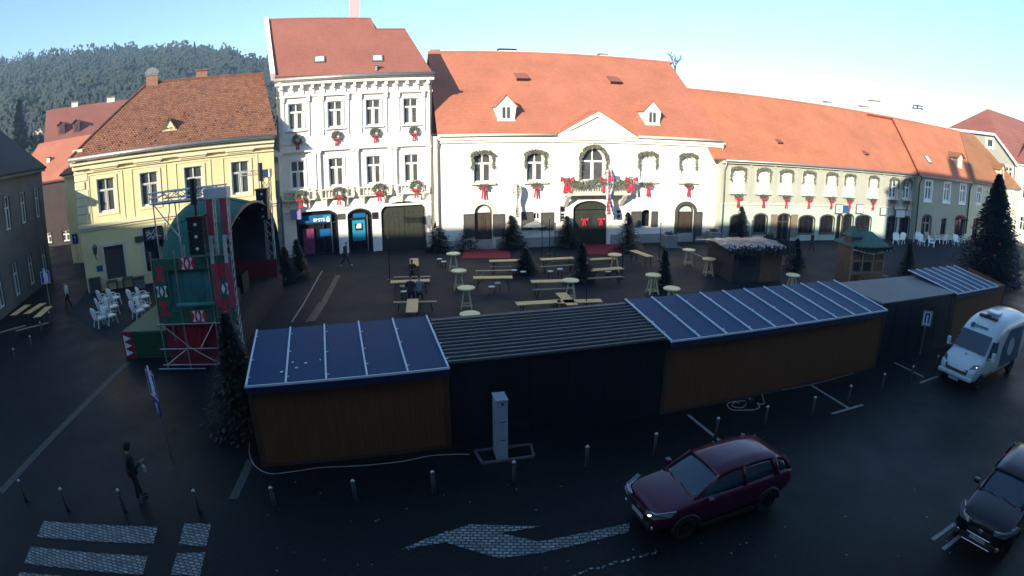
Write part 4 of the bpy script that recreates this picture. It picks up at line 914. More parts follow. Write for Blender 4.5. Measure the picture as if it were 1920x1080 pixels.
for k in range(5): c = k1[0]+k1[1]*q.uniform(.2,1.2)+k1[2]*.015+Vector((k1[3]+q.uniform(.2,2.2),0,0)); MB().obox(c,(q.uniform(.03,.12),.05,.02),q.random()).build('bird_dropping','sign_white',rr1)
s3,F3,L3_,k3 = stall('long timber market stall with a ten-panel blue roof, middle of the row', (1237.5,777), (1640,689.6), 2.9, ((1258,643),(1663.5,577)), 10)
s5,F5,L5,k5 = stall('small blue-roofed timber stall at the far right of the row', (1776,646), (1868,618), 2.9, ((1794,550),(1872,533)), 6, 2.76, 3.1, ang=AR)
# dark sheet-metal container stall between the first two
def container(label, A, B, depth, z0, zr, wmat, rmat, ribs, roofmat2=None, name='market_stall'):
    ang = math.atan2(B.y-A.y,B.x-A.x); L = (B-A).length; o = empty(name,A,ang,label,'stall')
    m = MB().box(0,0,0,L,depth,z0-.06); m.box(-.02,-.03,0,L+.02,-.001,.1); m.box(-.02,-.03,z0-.16,L+.02,-.001,z0-.06)
    for k in range(int(L/1.2)+1): u = min(L,k*1.2); m.box(max(0,u-.012),-.012,.1,min(L,u+.012),-.001,z0-.16)
    m.build('wall',wmat,o)
    m = MB().slab([(-.04,-.12,z0),(L+.04,-.12,z0),(L+.04,depth+.1,zr),(-.04,depth+.1,zr)],.06)
    r_ = m.build('roof',rmat,o); sl = Vector((0,depth+.22,zr-z0)).normalized(); n = Vector((0,-sl.z,sl.y))
    if ribs:
        m = MB()
        for k in range(ribs): c = Vector((0,-.1,z0))+sl*((depth+.15)*(k+.3)/ribs)+n*.02; m.bar(c+Vector((-.03,0,0)),c+Vector((L+.03,0,0)),.05,.05)
        m.build('roof_ribs','grey_sheet',r_)
    return o, L
i1 = F1.A+F1.t*(L1+.06)+F1.n*.10; i3 = F3.A-F3.t*.06+F3.n*.02
container('black sheet-metal stall with a ribbed roof behind the pale pillar', i1, i3, 3.0, 2.68, 2.98, 'black_sheet', 'black_sheet', 13)
A = F3.A+F3.t*(L3_+.08)+F3.n*.35; B = G(1778,648)
container('dark stall with a smooth grey roof between two blue-roofed stalls', A, Vector((B.x-.1,B.y,0)), 3.0, 2.80, 2.84, 'black_sheet', 'grey_sheet', 0)
# ================================================================== pale pillar in its frame
fb = [G(918,836),G(931.5,863),G(952.7,860.5)]; ax = (fb[2]-fb[1]); w_ = ax.length; ang = math.atan2(ax.y,ax.x); d_ = .52
o = empty('info_pillar',(fb[1].x,fb[1].y,0),ang,'tall pale grey advertising pillar in front of the black stall','pillar')
m = MB().box(0,0,0,w_,d_,1.86); m.build('body','pillar_paint',o,bevel=.015); MB().box(-.015,-.015,1.86,w_+.015,d_+.015,1.9).build('cap','pillar_paint',o)
m = MB()
for z in (.62,1.2): m.box(.12,-.006,z,w_-.06,-.001,z+.03)
m.obox((w_*.55,-.004,1.77),(.07,.008,.09),0); m.obox((-.004,d_*.4,1.1),(.008,.06,.1),0); m.build('sticker','van_decal',o)
P = [G(890,847),G(905,870),G(1001,857),(G(992,838)+Vector((.05,.1,0)))]
m = MB()
for i in range(4): a,b = P[i],P[(i+1)%4]; m.bar(a+Vector((0,0,.03)),b+Vector((0,0,.03)),.07,.06)
tag(m.build('pillar_base','kerb_stone'),'low rectangular metal ground frame round the pale pillar','frame')
# ================================================================== cables on the ground
def cable(name, label, pts, r=.013, z=.02, mat='cable'):
    P = [G(x,y)+Vector((0,0,z if len(p_) < 3 else p_[2])) for p_ in pts for x,y in [p_[:2]]]
    Q = []
    for i in range(len(P)-1):
        p0,p1,p2,p3 = P[max(0,i-1)],P[i],P[i+1],P[min(len(P)-1,i+2)]
        for k in range(6): t = k/6; Q.append(.5*((2*p1)+(-p0+p2)*t+(2*p0-5*p1+4*p2-p3)*t*t+(-p0+3*p1-3*p2+p3)*t**3))
    Q.append(P[-1]); return tag(MB().tube(Q,r,6).build(name,mat,smooth=True),label,'cable')
cable('cable','pale cable lying along the foot of the nearest timber stall',[(468,832),(468,852),(478,874),(505,889),(545,886),(600,878),(680,874),(755,866),(805,856),(850,853),(880,853)])
cable('coiled_cable','pale cable lying in loops beside the long timber stall',[(1428,737),(1431,750),(1433,757),(1426,759),(1420,757),(1424,764),(1415,769),(1398,770),(1376,770),(1366,765),(1365,757),(1385,753),(1400,754),(1392,765),(1376,764),(1373,760),(1378,755),(1386,757)],.018)
cable('cable','thin cable at the foot of the long timber stall near its right end',[(1463,732),(1480,730),(1520,722),(1560,712),(1600,701)],.010)
p = G(1405,757); o = empty('junction_box',(p.x,p.y,0),.4,'small dark electrical box standing among the cable loops','box')
MB().box(-.12,-.1,0,.12,.1,.2).build('case','speaker_black',o,bevel=.01); MB().lathe([(.03,0),(.04,.03),(.02,.04)]).build('socket','bag_pale',o,loc=(-.05,-.02,.2)); MB().tube([(.1,0,.2),(.16,0,.3),(.24,0,.26),(.28,.02,0)],.02,6).build('plug_lead','speaker_black',o)
# ================================================================== bollards
o = empty('bollard',(0,0,0)); MB().lathe([(.062,0),(.05,.04),(.047,.66)],n=12).build('post','dark_metal',o,True); MB().lathe([(.055,.66),(.058,.70),(.04,.745),(.008,.76)],n=12).build('cap','steel',o,True)
bol = [(50,940,'leftmost bollard of the front line, at the left edge'),(128,957,'bollard above the left end of the crossing'),(235,960,'bollard beside the walking person in black'),(375,962,'bollard above the small crossing stripes'),(517,957,'bollard near the front left corner of the nearest stall'),(668,944,'bollard in front of the nearest timber stall, middle'),(814,927,'bollard in front of the right end of the nearest timber stall'),(963.5,908,'bollard directly in front of the pale pillar'),(1098.8,878,'bollard in front of the black stall, right of the pillar'),(1226,853,'bollard before the gap of black and long timber stalls'),(1341,822,'bollard on the parking line behind the red car'),(1433,799,'bollard beside the cable loops'),(1521.5,780,'bollard left of the T-shaped parking mark'),(1588.6,757,'bollard standing on the T-shaped parking mark'),(1652,733,'bollard before the right end of the long timber stall'),(1706,717,'bollard standing on the parking mark by the dark stall'),(1753,696,'bollard nearest the white van'),
       (30.6,680,'bollard left of the beer tables, closest to the camera'),(61,655,'bollard below the beer tables at the left'),(79.5,627,'bollard at the corner of the beer tables at the left'),(96,607,'bollard right of the beer tables at the left')]
for i,(x,y,l) in enumerate(bol):
    p = G(x,y)
    if i == 0: o.location = p; b_ = o
    else: b_ = again(o, p)
    tag(b_, l, 'bollard', 'metal bollards lining the square')
# ================================================================== bar tables with splayed legs
o = empty('bar_table',(0,0,0)); MB().lathe([(.43,1.04),(.455,1.05),(.455,1.10),(.43,1.115),(.02,1.115)],n=24).build('top','table_top',o)
for k in range(4): t = R(45+90*k); MB().bar((.14*math.cos(t),.14*math.sin(t),1.05),(.38*math.cos(t),.38*math.sin(t),0),.07,.07).build('leg','table_legs',o)
m = MB()
for k in range(4): a,b = R(45+90*k),R(135+90*k); m.bar((.30*math.cos(a),.30*math.sin(a),.2),(.30*math.cos(b),.30*math.sin(b),.2),.04,.06)
m.build('stretcher','table_legs',o)
tops = [(850,475,'bar table left of the left red carpet'),(860,507,'bar table second in the column left of the beer tables'),(874,539,'bar table third in the column, between beer tables and stall'),(881,588,'bar table directly behind the black stall roof'),(1070,525,'bar table beside the low dark fir and beer tables'),(1225,515,'bar table behind the left end of the long blue roof'),(1292,468,'bar table on open paving by the white planter'),(1330,485,'bar table at the left side of the foil-roofed hut'),(1153,477,'bar table in front of the right red carpet'),(1260,540,'bar table just over the edge of the long blue roof'),(1487,515,'bar table just over the middle of the long blue roof')]
for i,(x,y,l) in enumerate(tops):
    p = G(x,y,1.1); p.z = 0; q_ = o if i == 0 else again(o,p,random.uniform(-.2,.2)); q_.location = p
    tag(q_, 'round pale '+l, 'table', 'round bar tables on the square')
# ================================================================== beer tables, benches, stools
def beer_table():
    o = empty('beer_table',(0,0,0)); MB().box(-1.1,-.28,.72,1.1,.28,.76).build('top','beer_wood',o,bevel=.008)
    for s in (-1,1):
        m = MB()
        for y in (-.22,.22): m.bar((s*.8,y,.72),(s*.9,y,0),.035,.035)
        m.bar((s*.84,-.22,.4),(s*.84,.22,.4),.03,.03); m.bar((s*.84,0,.4),(s*.45,0,.72),.03,.03); m.build('leg','dark_metal',o)
    return o
def place_line(o, px0, px1, z, L0):
    a,b = G(*px0,z),G(*px1,z); c = (a+b)/2; o.location = (c.x,c.y,0); o.rotation_euler = (0,0,math.atan2(b.y-a.y,b.x-a.x)); return (b-a).length
bt = beer_table(); first = True
for a,b,l in (((888,520),(960,519),'beer table with an orange-brown top, left of the centre of the square'),((914,489),(986,487),'beer table in front of the left red carpet'),((1016,486),(1073,483),'beer table left of the right red carpet'),((734,528),(804,525),'beer table at which two people sit'),((967,569),(1052,564),'beer table just behind the black stall roof'),((1052,565),(1121,563),'beer table touching the one behind the black stall roof, on its right'),((1106,506),(1166,502),'beer table right of the fir and middle bar table'),((1178,466),(1228,484),'beer table set slantwise beyond the right red carpet'),((774,563),(772,582),'beer table seen end-on below the two seated people'),((1043,540),(1084,582),'greyish beer table seen end-on by the bar table'),((1098,486),(1150,484),'beer table in front of the town hall gate carpet'),((1010,527),(1056,526),'beer table just left of the middle bar table'),((777,503),(776,480),'orange beer table seen end-on above the two seated people'),
             ((18,595),(58,567),'leftmost beer table of the group at the left edge'),((46,590),(84,566),'middle beer table of the group at the left edge'),((62,600),(98,569),'right beer table of the group at the left edge')):
    o = bt if first else again(bt,(0,0,0)); first = False; place_line(o,a,b,.76,2.2); tag(o, l, 'table', 'folding beer tables')
bn = empty('beer_bench',(0,0,0)); MB().box(-1.1,-.13,.44,1.1,.13,.48).build('seat','beer_wood_dark',bn,bevel=.006)
for s in (-1,1): m = MB(); m.bar((s*.8,-.1,.44),(s*.88,-.1,0),.03,.03); m.bar((s*.8,.1,.44),(s*.88,.1,0),.03,.03); m.bar((s*.85,-.1,.2),(s*.85,.1,.2),.025,.025); m.build('leg','dark_metal',bn)
first = True
for a,b,l in (((6,622),(31,615),'pale bench end at the far left corner of the photo'),((44,617),(76,609),'pale bench in front of the beer tables at the left'),((895,508),(955,507),'bench behind the orange-brown beer table'),((975,588),(1045,584),'bench just behind the black stall roof'),((1110,522),(1160,519),'bench in front of the beer table right of the fir'),((1014,543),(1060,541),'bench just below the table left of the middle bar table'),((1020,500),(1070,497),'bench below the beer table left of the right carpet'),((918,501),(984,499),'bench below the table before the left carpet')):
    o = bn if first else again(bn,(0,0,0)); first = False; place_line(o,a,b,.46,2.2); tag(o, l, 'bench', 'folding benches')
st = empty('stool',(0,0,0)); MB().lathe([(.17,.44),(.18,.45),(.18,.48),(.01,.485)],n=14).build('seat','dull_white',st)
for k in range(4): t = R(45+90*k); MB().bar((.1*math.cos(t),.1*math.sin(t),.44),(.17*math.cos(t),.17*math.sin(t),0),.025,.025).build('leg','dark_metal',st)
first = True
for x,y,l in ((755,536,'upper stool left of the seated people'),(757,546,'lower stool left of the seated people'),(933,530,'right-hand stool by the orange-brown beer table'),(922,537,'left-hand stool by the orange-brown beer table'),(964,506,'left stool of the pair below the left fir'),(981,509,'right stool of the pair below the left fir'),(1032,508,'left stool below the beer table beside the right carpet'),(1050,504,'right stool below the beer table beside the right carpet'),(824,485,'stool alone left of the first bar table'),(832,490,'grey stool beside the lone one left of the bar tables'),(1010,588,'stool against the back edge of the black stall roof'),(1140,509,'stool at the beer table right of the fir')):
    p = G(x,y,.48); p.z = 0; o = st if first else again(st,p); first = False; o.location = p; tag(o, l, 'stool', 'small pale stools')
# ================================================================== red carpets, planters, poles, lamp, flags
for q,l in (([(866,484),(958,484),(952,464),(872,464)],'red carpet in front of the first town hall door'),([(1088,478),(1172,476),(1160,458),(1092,459)],'red carpet in front of the town hall gate')):
    tag(MB().slab([Vector((*G(x,y).xy,.02)) for x,y in q],.015).build('carpet','red_carpet'), l, 'carpet')
def planter(px,py,l,w=1.0,h=1.0):
    p = G(px,py); o = empty('planter',(p.x,p.y,0),R(12),l,'planter','square stone planters by the town hall'); MB().ring([(0,0)]*0 or [(-w/2,-.0),(w/2,0),(w/2,h),(-w/2,h)],[(-w/2+.05,.05),(w/2-.05,.05),(w/2-.05,h-.05),(-w/2+.05,h-.05)],-w/2-.02,-w/2).box(-w/2,-w/2,0,w/2,w/2,h).build('box','plant_box',o,bevel=.02)
    m = MB(); q = random.Random(int(px))
    for k in range(160): a = q.random()*6.28; r_ = q.random()*.42; m.obox((r_*math.cos(a),r_*math.sin(a),h+q.uniform(0,.22)),(.1,.05,.01),q.random()*6,rx=q.random()*2)
    m.build('shrub','needles',o)
planter(1254,463,'square stone planter left of the right town hall door'); planter(1337,456,'square stone planter right of the right town hall door')
po = empty('light_pole',(0,0,0)); MB().tube([(0,0,0),(0,0,2.6)],.028,8).build('pole','dark_metal',po); MB().lathe([(.2,0),(.2,.05),(.04,.1)],n=12).build('foot','dark_metal',po); MB().lathe([(.04,2.6),(.06,2.66),(.01,2.74)],n=10).build('finial','bag_pale',po)
first = True
for x,y,l in ((1236,488,'left of the planter'),(1473,497,'at the right end of the foil-roofed hut'),(1406,478,'in front of the small conifer at the pale green house'),(1016,484,'beside the beer table near the right carpet'),(1067,490,'near the small fir by the gate'),(731,526,'at the beer table with seated people'),(1166,522,'right of the beer tables, mid square'),(1098,592,'just behind the ribbed black roof'),(1030,477,'below the ground-floor shutters of the town hall'),(1040,492,'left of the bar table by the low fir')):
    p = G(x,y); o = po if first else again(po,p); first = False; o.location = p; tag(o,'thin black light pole '+l,'pole','thin black poles for fairy lights')
p = G(824,466); o = empty('street_lamp',(p.x,p.y+.3,0),R(12),'double-headed street lamp in front of the left end of the town hall','street lamp')
MB().lathe([(.14,0),(.1,.3),(.055,.6),(.045,3.4),(.06,3.5)],n=10).build('post','dark_metal',o); MB().tube([(0,0,3.2),(.35,0,3.05),(.72,0,3.2),(.72,0,3.45)],.03,6).build('arm','dark_metal',o)
for x,z in ((0,3.5),(.72,3.45)): l_ = MB().lathe([(.1,0),(.2,.35),(.21,.4)],x,0,z,8).build('lantern','pale_pane',o); MB().lathe([(.24,.4),(.12,.6),(.03,.72)],x,0,z,8).build('hood','grey_shutter',l_)
def flag(u0, z0, zt, w, cols, y, label, F=FT):
    P = F.w(u0,y,0); o = empty('flag',(P.x,P.y,0),F.a,label,'flag')
    m = MB(); n = len(cols); N_ = 12
    for c in range(n):
        for s in range(3):
            for k in range(N_):
                def pt(i,j): x = w*(i/(3*n)); z = zt+(z0-zt)*j/N_; return (x*(.75+.25*math.sin(j*.6))+.05*math.sin(j*.9+i), .10*math.sin(i*1.7+j*.25)-.15*j/N_, z)
                i = c*3+s; m.add([pt(i,k+1),pt(i+1,k+1),pt(i+1,k),pt(i,k)],[(0,1,2,3)],c)
    f = m.build('cloth',cols,o,True); d = f.modifiers.new('s','SOLIDIFY'); d.thickness = .012
    MB().tube([(0,.9,zt-.9),(-.02,-.1,zt+.15)],.025,6).build('pole','dark_metal',o); return o
u,z1 = FT.uv(1137,318,-1.4); z0 = FT.uv(1143,402,-1.4)[1]; flag(u+.0, z0, z1, .75, ['flag_pale','flag_red','sign_white','flag_blue'], -1.4, 'long striped red, white and blue flag hanging at the right of the balcony')
u,z1 = FT.uv(968,345,-.8); z0 = FT.uv(970,407,-.8)[1]; flag(u-.1, z0, z1, .4, ['trim_pale','stone'], -.8, 'narrow pale flag hanging between the first two town hall windows')
# parasol-like pale round frame by the shuttered window
p = G(999,462); o = empty('parasol',(p.x,p.y,0),0,'low grey-white parasol in front of the shuttered town hall window','parasol'); MB().lathe([(1.05,1.62),(.62,1.86),(.04,2.12)],n=8).build('canopy','banner',o); MB().tube([(0,0,0),(0,0,2.15)],.025,8).build('pole','dark_metal',o); MB().lathe([(.3,0),(.3,.08),(.05,.12)],n=10).build('base','plant_box',o)
# ================================================================== wreaths, garlands and bows
def bow_mb(s=1.0, tail=1.0):
    m = MB()
    for sx in (-1,1):
        m.slab([(0,-.06,0),(sx*.30*s,-.12,.17*s),(sx*.34*s,-.10,-.08*s)][::sx],.05)
        m.slab([(0,-.05,0),(sx*.10*s,-.05,-.02),(sx*.20*s,-.04,-.62*s*tail),(sx*.04*s,-.05,-.60*s*tail)][::-sx],.03)
    m.lathe([(.02,-.07),(.08,-.04),(.08,.04),(.02,.07)],0,-.1,0,8); return m
def tuft(m, path, r, n, q, l=.12, mi=0):
    for k in range(n):
        t = q.random()*(len(path)-1); i = int(t); a,b = Vector(path[i]),Vector(path[i+1]); p = a+(b-a)*(t-i)+Vector((q.gauss(0,r*.5),-abs(q.gauss(0,r*.5)),q.gauss(0,r*.5)))
        d = Vector((q.uniform(-1,1),q.uniform(-.8,.2),q.uniform(-1,1))).normalized()*l; s = Vector((-d.z,0,d.x))*.3; e = p+d
        m.add([p-s*.4,p+d*.5-s,e,p+d*.5+s],[(0,1,2,3)],mi)
q = random.Random(9)
wr_ = empty('wreath',(0,0,0)); m = MB(); path = [(.36*math.cos(t*.3491),-.05,.36*math.sin(t*.3491)) for t in range(19)]; m.tube(path[:-1],.07,6,closed=True); tuft(m,path,.13,520,q)
m.build('ring','wreath_green',wr_); bow_mb(.9,1.1).build('bow','red_cloth',wr_,loc=(0,-.1,-.28))
first = True
posn = ['leftmost','second from the left','third from the left','rightmost']
for row_,pts_ in (('upper',[(558,262),(631,255),(703,249),(776,246)]),('lower',[(563,368),(635,362),(711,355),(780,349)])):
    for k,(x,y) in enumerate(pts_):
        u,z = FW.uv(x,y,-.45 if row_ == 'lower' else -.12); P = FW.w(u,-.45 if row_ == 'lower' else -.12,z)
        o = wr_ if first else again(wr_,P,FW.a); first = False; o.location = P; o.rotation_euler = (0,0,FW.a); o.scale = (1.0,1.0,1.0) if row_ == 'lower' else (.82,.82,.82)
        tag(o,'%s wreath of the %s row on the white bank house' % (posn[k],row_),'wreath','green wreaths with red bows on the white house')
names5 = ['first','second','middle','fourth','fifth']
def garland(P, F, y, label, group, sill_z, r=.17, drop=.95, bs=.85, bow=True, n=900):
    xs = [p[0] for p in P]; c = (min(xs)+max(xs))/2; zt = max(p[1] for p in P); zlo = zt-drop
    pth = [(x-c,-.05,z) for x,z in inset(P,-.12) if z > zlo+.35]; pth = sorted(pth,key=lambda p:-math.atan2(p[2]-zlo,p[0]))[::-1]
    pth = [(min(xs)-c-.12,-.05,zlo)]+sorted([p for p in pth],key=lambda p:p[0])+[(max(xs)-c+.12,-.05,zlo)]
    W_ = F.w(c,y,0); o = empty('window_garland',(W_.x,W_.y,0),F.a,label,'garland',group)
    m = MB(); tuft(m,pth,r,n,q,.15); m.tube(pth,.06,5); m.build('greenery','bough',o)
    if bow:
        m = MB(); tuft(m,[(-.35,-.2,sill_z-.15),(.35,-.2,sill_z-.15)],.16,200,q); m.tube([(-.35,-.1,sill_z-.15),(.35,-.1,sill_z-.15)],.05,5); s_ = m.build('sill_spray','wreath_green',o); bow_mb(bs,1.35).build('bow','red_cloth',o,loc=(0,-.22,sill_z-.38))
    return o
for i,(c,P) in enumerate(winT):
    garland(P, FT, -.1, 'green garland over the %s upper town hall window from the left' % names5[i], 'garlands on the town hall windows', zb-.1, drop=1.15 if i != 2 else 2.6, bow=i != 2, n=480 if i != 2 else 900, r=.11)
nm9 = ['first','second','third','fourth','fifth','sixth','seventh','eighth','ninth']
for i,(c,P) in enumerate(wr):
    garland(P, FR, -.1, 'green garland round the %s upper window from the left of the pale green house' % nm9[i], 'garlands on the pale green house windows', zs_-.15, drop=1.0, n=360, r=.08, bs=.85)
for c0_,w_ in ((D1,'the first town hall door'),(D2,'the right town hall door')):
    pass
a,b,zb_ = BAL; W_ = FT.w((a+b)/2,-1.25,0); o = empty('balcony_garland',(W_.x,W_.y,0),FT.a,'thick swagged garland with red bows on the town hall balcony','garland'); h_ = (b-a)/2
pth = [(-h_+2*h_*k/24,0,zb_+1.2-.42*abs(math.sin(math.pi*k/12))) for k in range(25)]; m = MB(); tuft(m,pth,.26,2600,q,.15); m.tube(pth,.09,6); m.build('greenery','bough',o)
for x in (-h_+.15,.55,h_-.1): bow_mb(1.7,.9).build('bow','red_cloth',o,loc=(x,-.1,zb_+1.2))
xs = [p[0] for p in GATE]; cg = (min(xs)+max(xs))/2; W_ = FT.w(cg,.1,0)
for x,l in ((-.45,'red bow on the left leaf of the town hall gate'),(.95,'red bow on the right leaf of the town hall gate')): tag(bow_mb(.95,.9).build('bow','red_cloth',loc=(W_.x+x*math.cos(FT.a),W_.y+x*math.sin(FT.a)-.02,2.0)),l,'bow').rotation_euler = (0,0,FT.a)
# ================================================================== concert stage under a green shell
sa = R(9); SL = 5.95; SA = G(425,692)-Vector((math.cos(sa),math.sin(sa),0))*SL      # near side of the stage, left to right
FS = Row(SA, sa)
st_ = empty('concert_stage',(SA.x,SA.y,0),sa,'green shell-shaped concert stage with diamond-pattern panels, red drapes and trusses','stage')
X1 = SL; XT = 3.1; SD = 11.2; DH = 1.25; YD = 1.4
m = MB().box(.3,YD,DH-.08,XT,SD,DH+.02,0).box(XT,1.2,DH-.08,X1,SD,DH+.02,1); m.build('deck',['panel_green','black_lining'],st_)  # right part black: darkness of the stage interior put into the colour
m = MB()
for k in range(int((XT-.9)/.16)): x = .9+k*.16; m.box(x,YD,.02,x+.12,YD+.04,DH-.1)
m.box(.85,YD+.04,0,XT,YD+.08,DH-.1); m.build('deck_skirt','deck_green',st_)
m = MB().box(.28,YD-.04,0,.85,YD,DH,0); z0,z1 = .12,DH-.12
for k in range(3):
    a = z0+(z1-z0)*k/3; b = a+(z1-z0)/3; m.add([(.36,YD-.05,a),(.78,YD-.05,(a+b)/2),(.36,YD-.05,b)],[(0,1,2)],1)
m.build('zigzag_panel',['stage_red','sign_white'],st_)
# shell
ry_ = 5.9; XC = X1-.25; RX = XC-.9; RZ = 4.65; YC = 6.9; z_b = DH
def shell(off):
    vs = []; NT,NS = 26,14
    for i in range(NT+1):
        t = math.pi*i/NT
        for j in range(NS+1):
            s = math.pi/2*j/NS; a = max(0.0, math.sin(t))
            x = XC-(RX-off)*(math.sin(s)**.8)*(a**.55); y = YC-(ry_-off)*math.cos(t)*(1-.16*math.sin(s)); z = z_b+(RZ-off)*(a**.72)*((math.cos(s)**.62 if j < NS else 0)*(1+.22*math.sin(2*s)))
            vs.append((x,y,z))
    return vs,NT,NS
vs,NT,NS = shell(0); m = MB(); fs = [(i*(NS+1)+j,i*(NS+1)+j+1,(i+1)*(NS+1)+j+1,(i+1)*(NS+1)+j) for i in range(NT) for j in range(NS)]; m.add(vs,fs,0)
vs2,_,_ = shell(.12); m.add(vs2,[f[::-1] for f in fs],1)
sh = m.build('shell',['canvas_green','black_lining'],st_,True)
rim = [v for i,v in enumerate(vs) if i%(NS+1) == 0]; MB().tube(rim,.09,8).build('arch_rim','dark_metal',st_,True)
for i in range(3,NT-2,5): MB().tube([Vector(vs[i*(NS+1)+j])+Vector((0,0,.015)) for j in range(NS)],.025,5).build('canvas_seam','canvas_green',sh)
for k in range(28): i = random.randrange(3,NT-3); v = Vector(vs2[i*(NS+1)+random.randrange(0,2)]); MB().obox(v+Vector((.05,0,-.1)),(.05,.06,.05),0).build('stage_light','bag_pale',st_)
# near side frame: diamond panel between two floors
zt, zbm = FS.uv(350,482)[1], FS.uv(350,604)[1]; xa, xb = FS.uv(291,540)[0], FS.uv(436,540)[0]; fwz = .55
m = MB(); o_ = [(xa,zbm),(xb,zbm),(xb,zt),(xa,zt)]; i_ = [(xa+.62,zbm+.5),(xb-.75,zbm+.5),(xb-.75,zt-.5),(xa+.62,zt-.5)]; m.ring(o_,i_,-.06,.04)
pf = m.build('diamond_frame','panel_green',st_)
def diamond(x,z,s,mb):
    mb.slab([(x-.10*s,-.075,z),(x,-.075,z-.24*s),(x+.10*s,-.075,z),(x,-.075,z+.24*s)],.01,0)
    for q_ in (-1,1): mb.slab([(x+q_*.12*s,-.07,z-.26*s),(x+q_*.30*s,-.07,z-.24*s),(x+q_*.16*s,-.07,z),(x+q_*.30*s,-.07,z+.24*s),(x+q_*.12*s,-.07,z+.26*s),(x+q_*.2*s,-.07,z)][::q_],.01,0)
zc = (zt+zbm)/2; xc = (xa+xb)/2
for x,z in ((xc-.1,zt-.25),(xc+.1,zbm+.25),(xa+.32,zc),(xb-.38,zc)): m = MB(); diamond(x,z,.9,m); m.build('white_diamond','sign_white',pf)
for x,z,s in ((xc-.1,zt-.25,1),(xc+.1,zbm+.25,1)): MB().box(x-.33,-.062,z-.25,x+.33,-.058,z+.25).build('red_motif','red_cloth',pf)
for x in (xa+.32,xb-.38):
    for z in (zc+.72,zc-.72):
        MB().slab([(x-.28,-.066,z-.3),(x+.28,-.066,z-.3),(x+.06,-.066,z),(x+.28,-.066,z+.3),(x-.28,-.066,z+.3),(x-.06,-.066,z)],.008).build('red_motif','red_cloth',pf)
m = MB()
for k in range(26):
    x = xa+.62+(xb-xa-1.37)*k/25; m.v += [(x,.12+.05*math.sin(k*1.7),zbm+.6),(x,.12+.04*math.sin(k*1.1),zt-.45)]
for k in range(25): m.f.append((2*k,2*k+2,2*k+3,2*k+1)); m.m.append(0)
m.build('side_curtain','canvas_pale',st_,True)
MB().tube([(xa+1.0,-.12,zbm+.75),(xb-.8,-.12,zbm+.75)],.10,8).tube([(xa+1.7,-.12,zbm+.9),(xb-1.0,-.12,zbm+1.5)],.02,6).build('canvas_roll','canvas_pale',st_,True)
# scaffold below with red drape
m = MB()
for k in range(22):
    x = XT+.5+(X1-XT-1.0)*k/21; d = .35*abs(k-10.5)/10.5; m.v += [(XT+(X1-XT)*.5+(x-XT-(X1-XT)*.5)*.35,.45+.06*math.sin(k*1.9),.35+d*1.2),(x,.3+.06*math.sin(k*1.5),zbm)]
for k in range(21): m.f.append((2*k,2*k+2,2*k+3,2*k+1)); m.m.append(0)
m.build('red_drape','red_cloth',st_,True)
MB().box(XT,.6,0,X1-.2,.65,zbm).build('drape_wall','stage_red',st_)
m = MB()
for x in (XT+.1,(XT+X1)/2-.2,X1-.15):
    for y in (-.05,1.1): m.tube([(x,y,0),(x,y,zt+.3)],.03,8)
for z in (.25,.95,zbm-.05): m.tube([(XT-.1,-.08,z),(X1+.1,-.08,z)],.03,8)
m.tube([(XT-.3,-.2,.12),(X1-.9,-.2,.12)],.03,8); m.tube([(XT+.1,-.06,zbm),((XT+X1)/2,-.06,.95)],.022,6); m.tube([(X1-.2,-.06,zbm),(X1-1.0,-.06,.95)],.022,6); m.tube([(XT+.1,-.06,.25),((XT+X1)/2-.2,-.06,.95)],.022,6); m.tube([((XT+X1)/2,-.06,.95),(X1-.1,-.06,.2)],.022,6)
m.build('scaffold','steel',st_)
# speaker towers with trusses
def truss(m, a, b, w=.30, r=.025, n=None, mi=0):
    a,b = Vector(a),Vector(b); d = b-a; L = d.length; d.normalize(); up = Vector((0,0,1)) if abs(d.z) < .9 else Vector((0,1,0)); u = d.cross(up).normalized()*w/2; v = u.cross(d).normalized()*w/2
    C = [u+v,u-v,-u-v,-u+v]; n = n or max(2,int(L/w/1.3))
    for c in C: m.tube([a+c,b+c],r,6,mi)
    for k in range(n):
        p,q_ = a+d*L*k/n,a+d*L*(k+1)/n
        for i in range(4): m.tube([p+C[i],q_+C[(i+1)%4]],r*.55,4,mi)
TX,TY = FS.uv(412,560)[0]+.32,.1; zT = FS.uv(398,368)[1]
m = MB(); truss(m,(TX-.35,TY,0),(TX-.35,TY,zT),.28); truss(m,(TX+.25,TY,0),(TX+.25,TY,zT),.28); m.build('speaker_tower',['steel'],st_)
MB().box(TX-.55,TY-.22,zT-.1,TX+.45,TY+.3,zT+.32).build('tower_head','dull_white',st_,bevel=.02)
for x in (TX-.35,TX+.25):
    m = MB(); m.box(x-.11,TY-.19,zT-1.5,x+.13,TY-.17,zT-.1,0); m.box(x-.13,TY-.19,zT-2.6,x+.02,TY-.17,zT-1.5,1); m.box(x-.11,TY-.19,zT-4.4,x+.13,TY-.17,zT-2.6,0); m.build('tower_banner',['pink_steel','dull_white'],st_)
xL = FS.uv(280,378)[0]; zH = FS.uv(340,368)[1]
m = MB(); truss(m,(xL,TY+.1,zH),(TX-.1,TY+.1,zH+.05),.42,.03); truss(m,(xL,TY+1.4,zH),(TX-.1,TY+1.4,zH+.05),.3,.025); m.box(xL,TY+.3,zH-.3,TX-.6,TY+1.3,zH-.24)
m.tube([(xL+.1,TY,zH),(xL+.35,TY,DH)],.03,6); m.tube([(xL+1.0,TY+.3,zH-.3),(xL+1.25,TY+.3,zbm)],.03,6); m.tube([(xL+.1,TY,zH-.2),(xL+1.2,TY,zH-1.6)],.025,6); m.tube([(xL+.9,TY,zH-.2),(xL+.6,TY,zH-1.7)],.02,6); m.tube([(xL,TY,zH),(xL+.1,TY+1.4,zH)],.03,6)
m.build('truss','steel',st_)
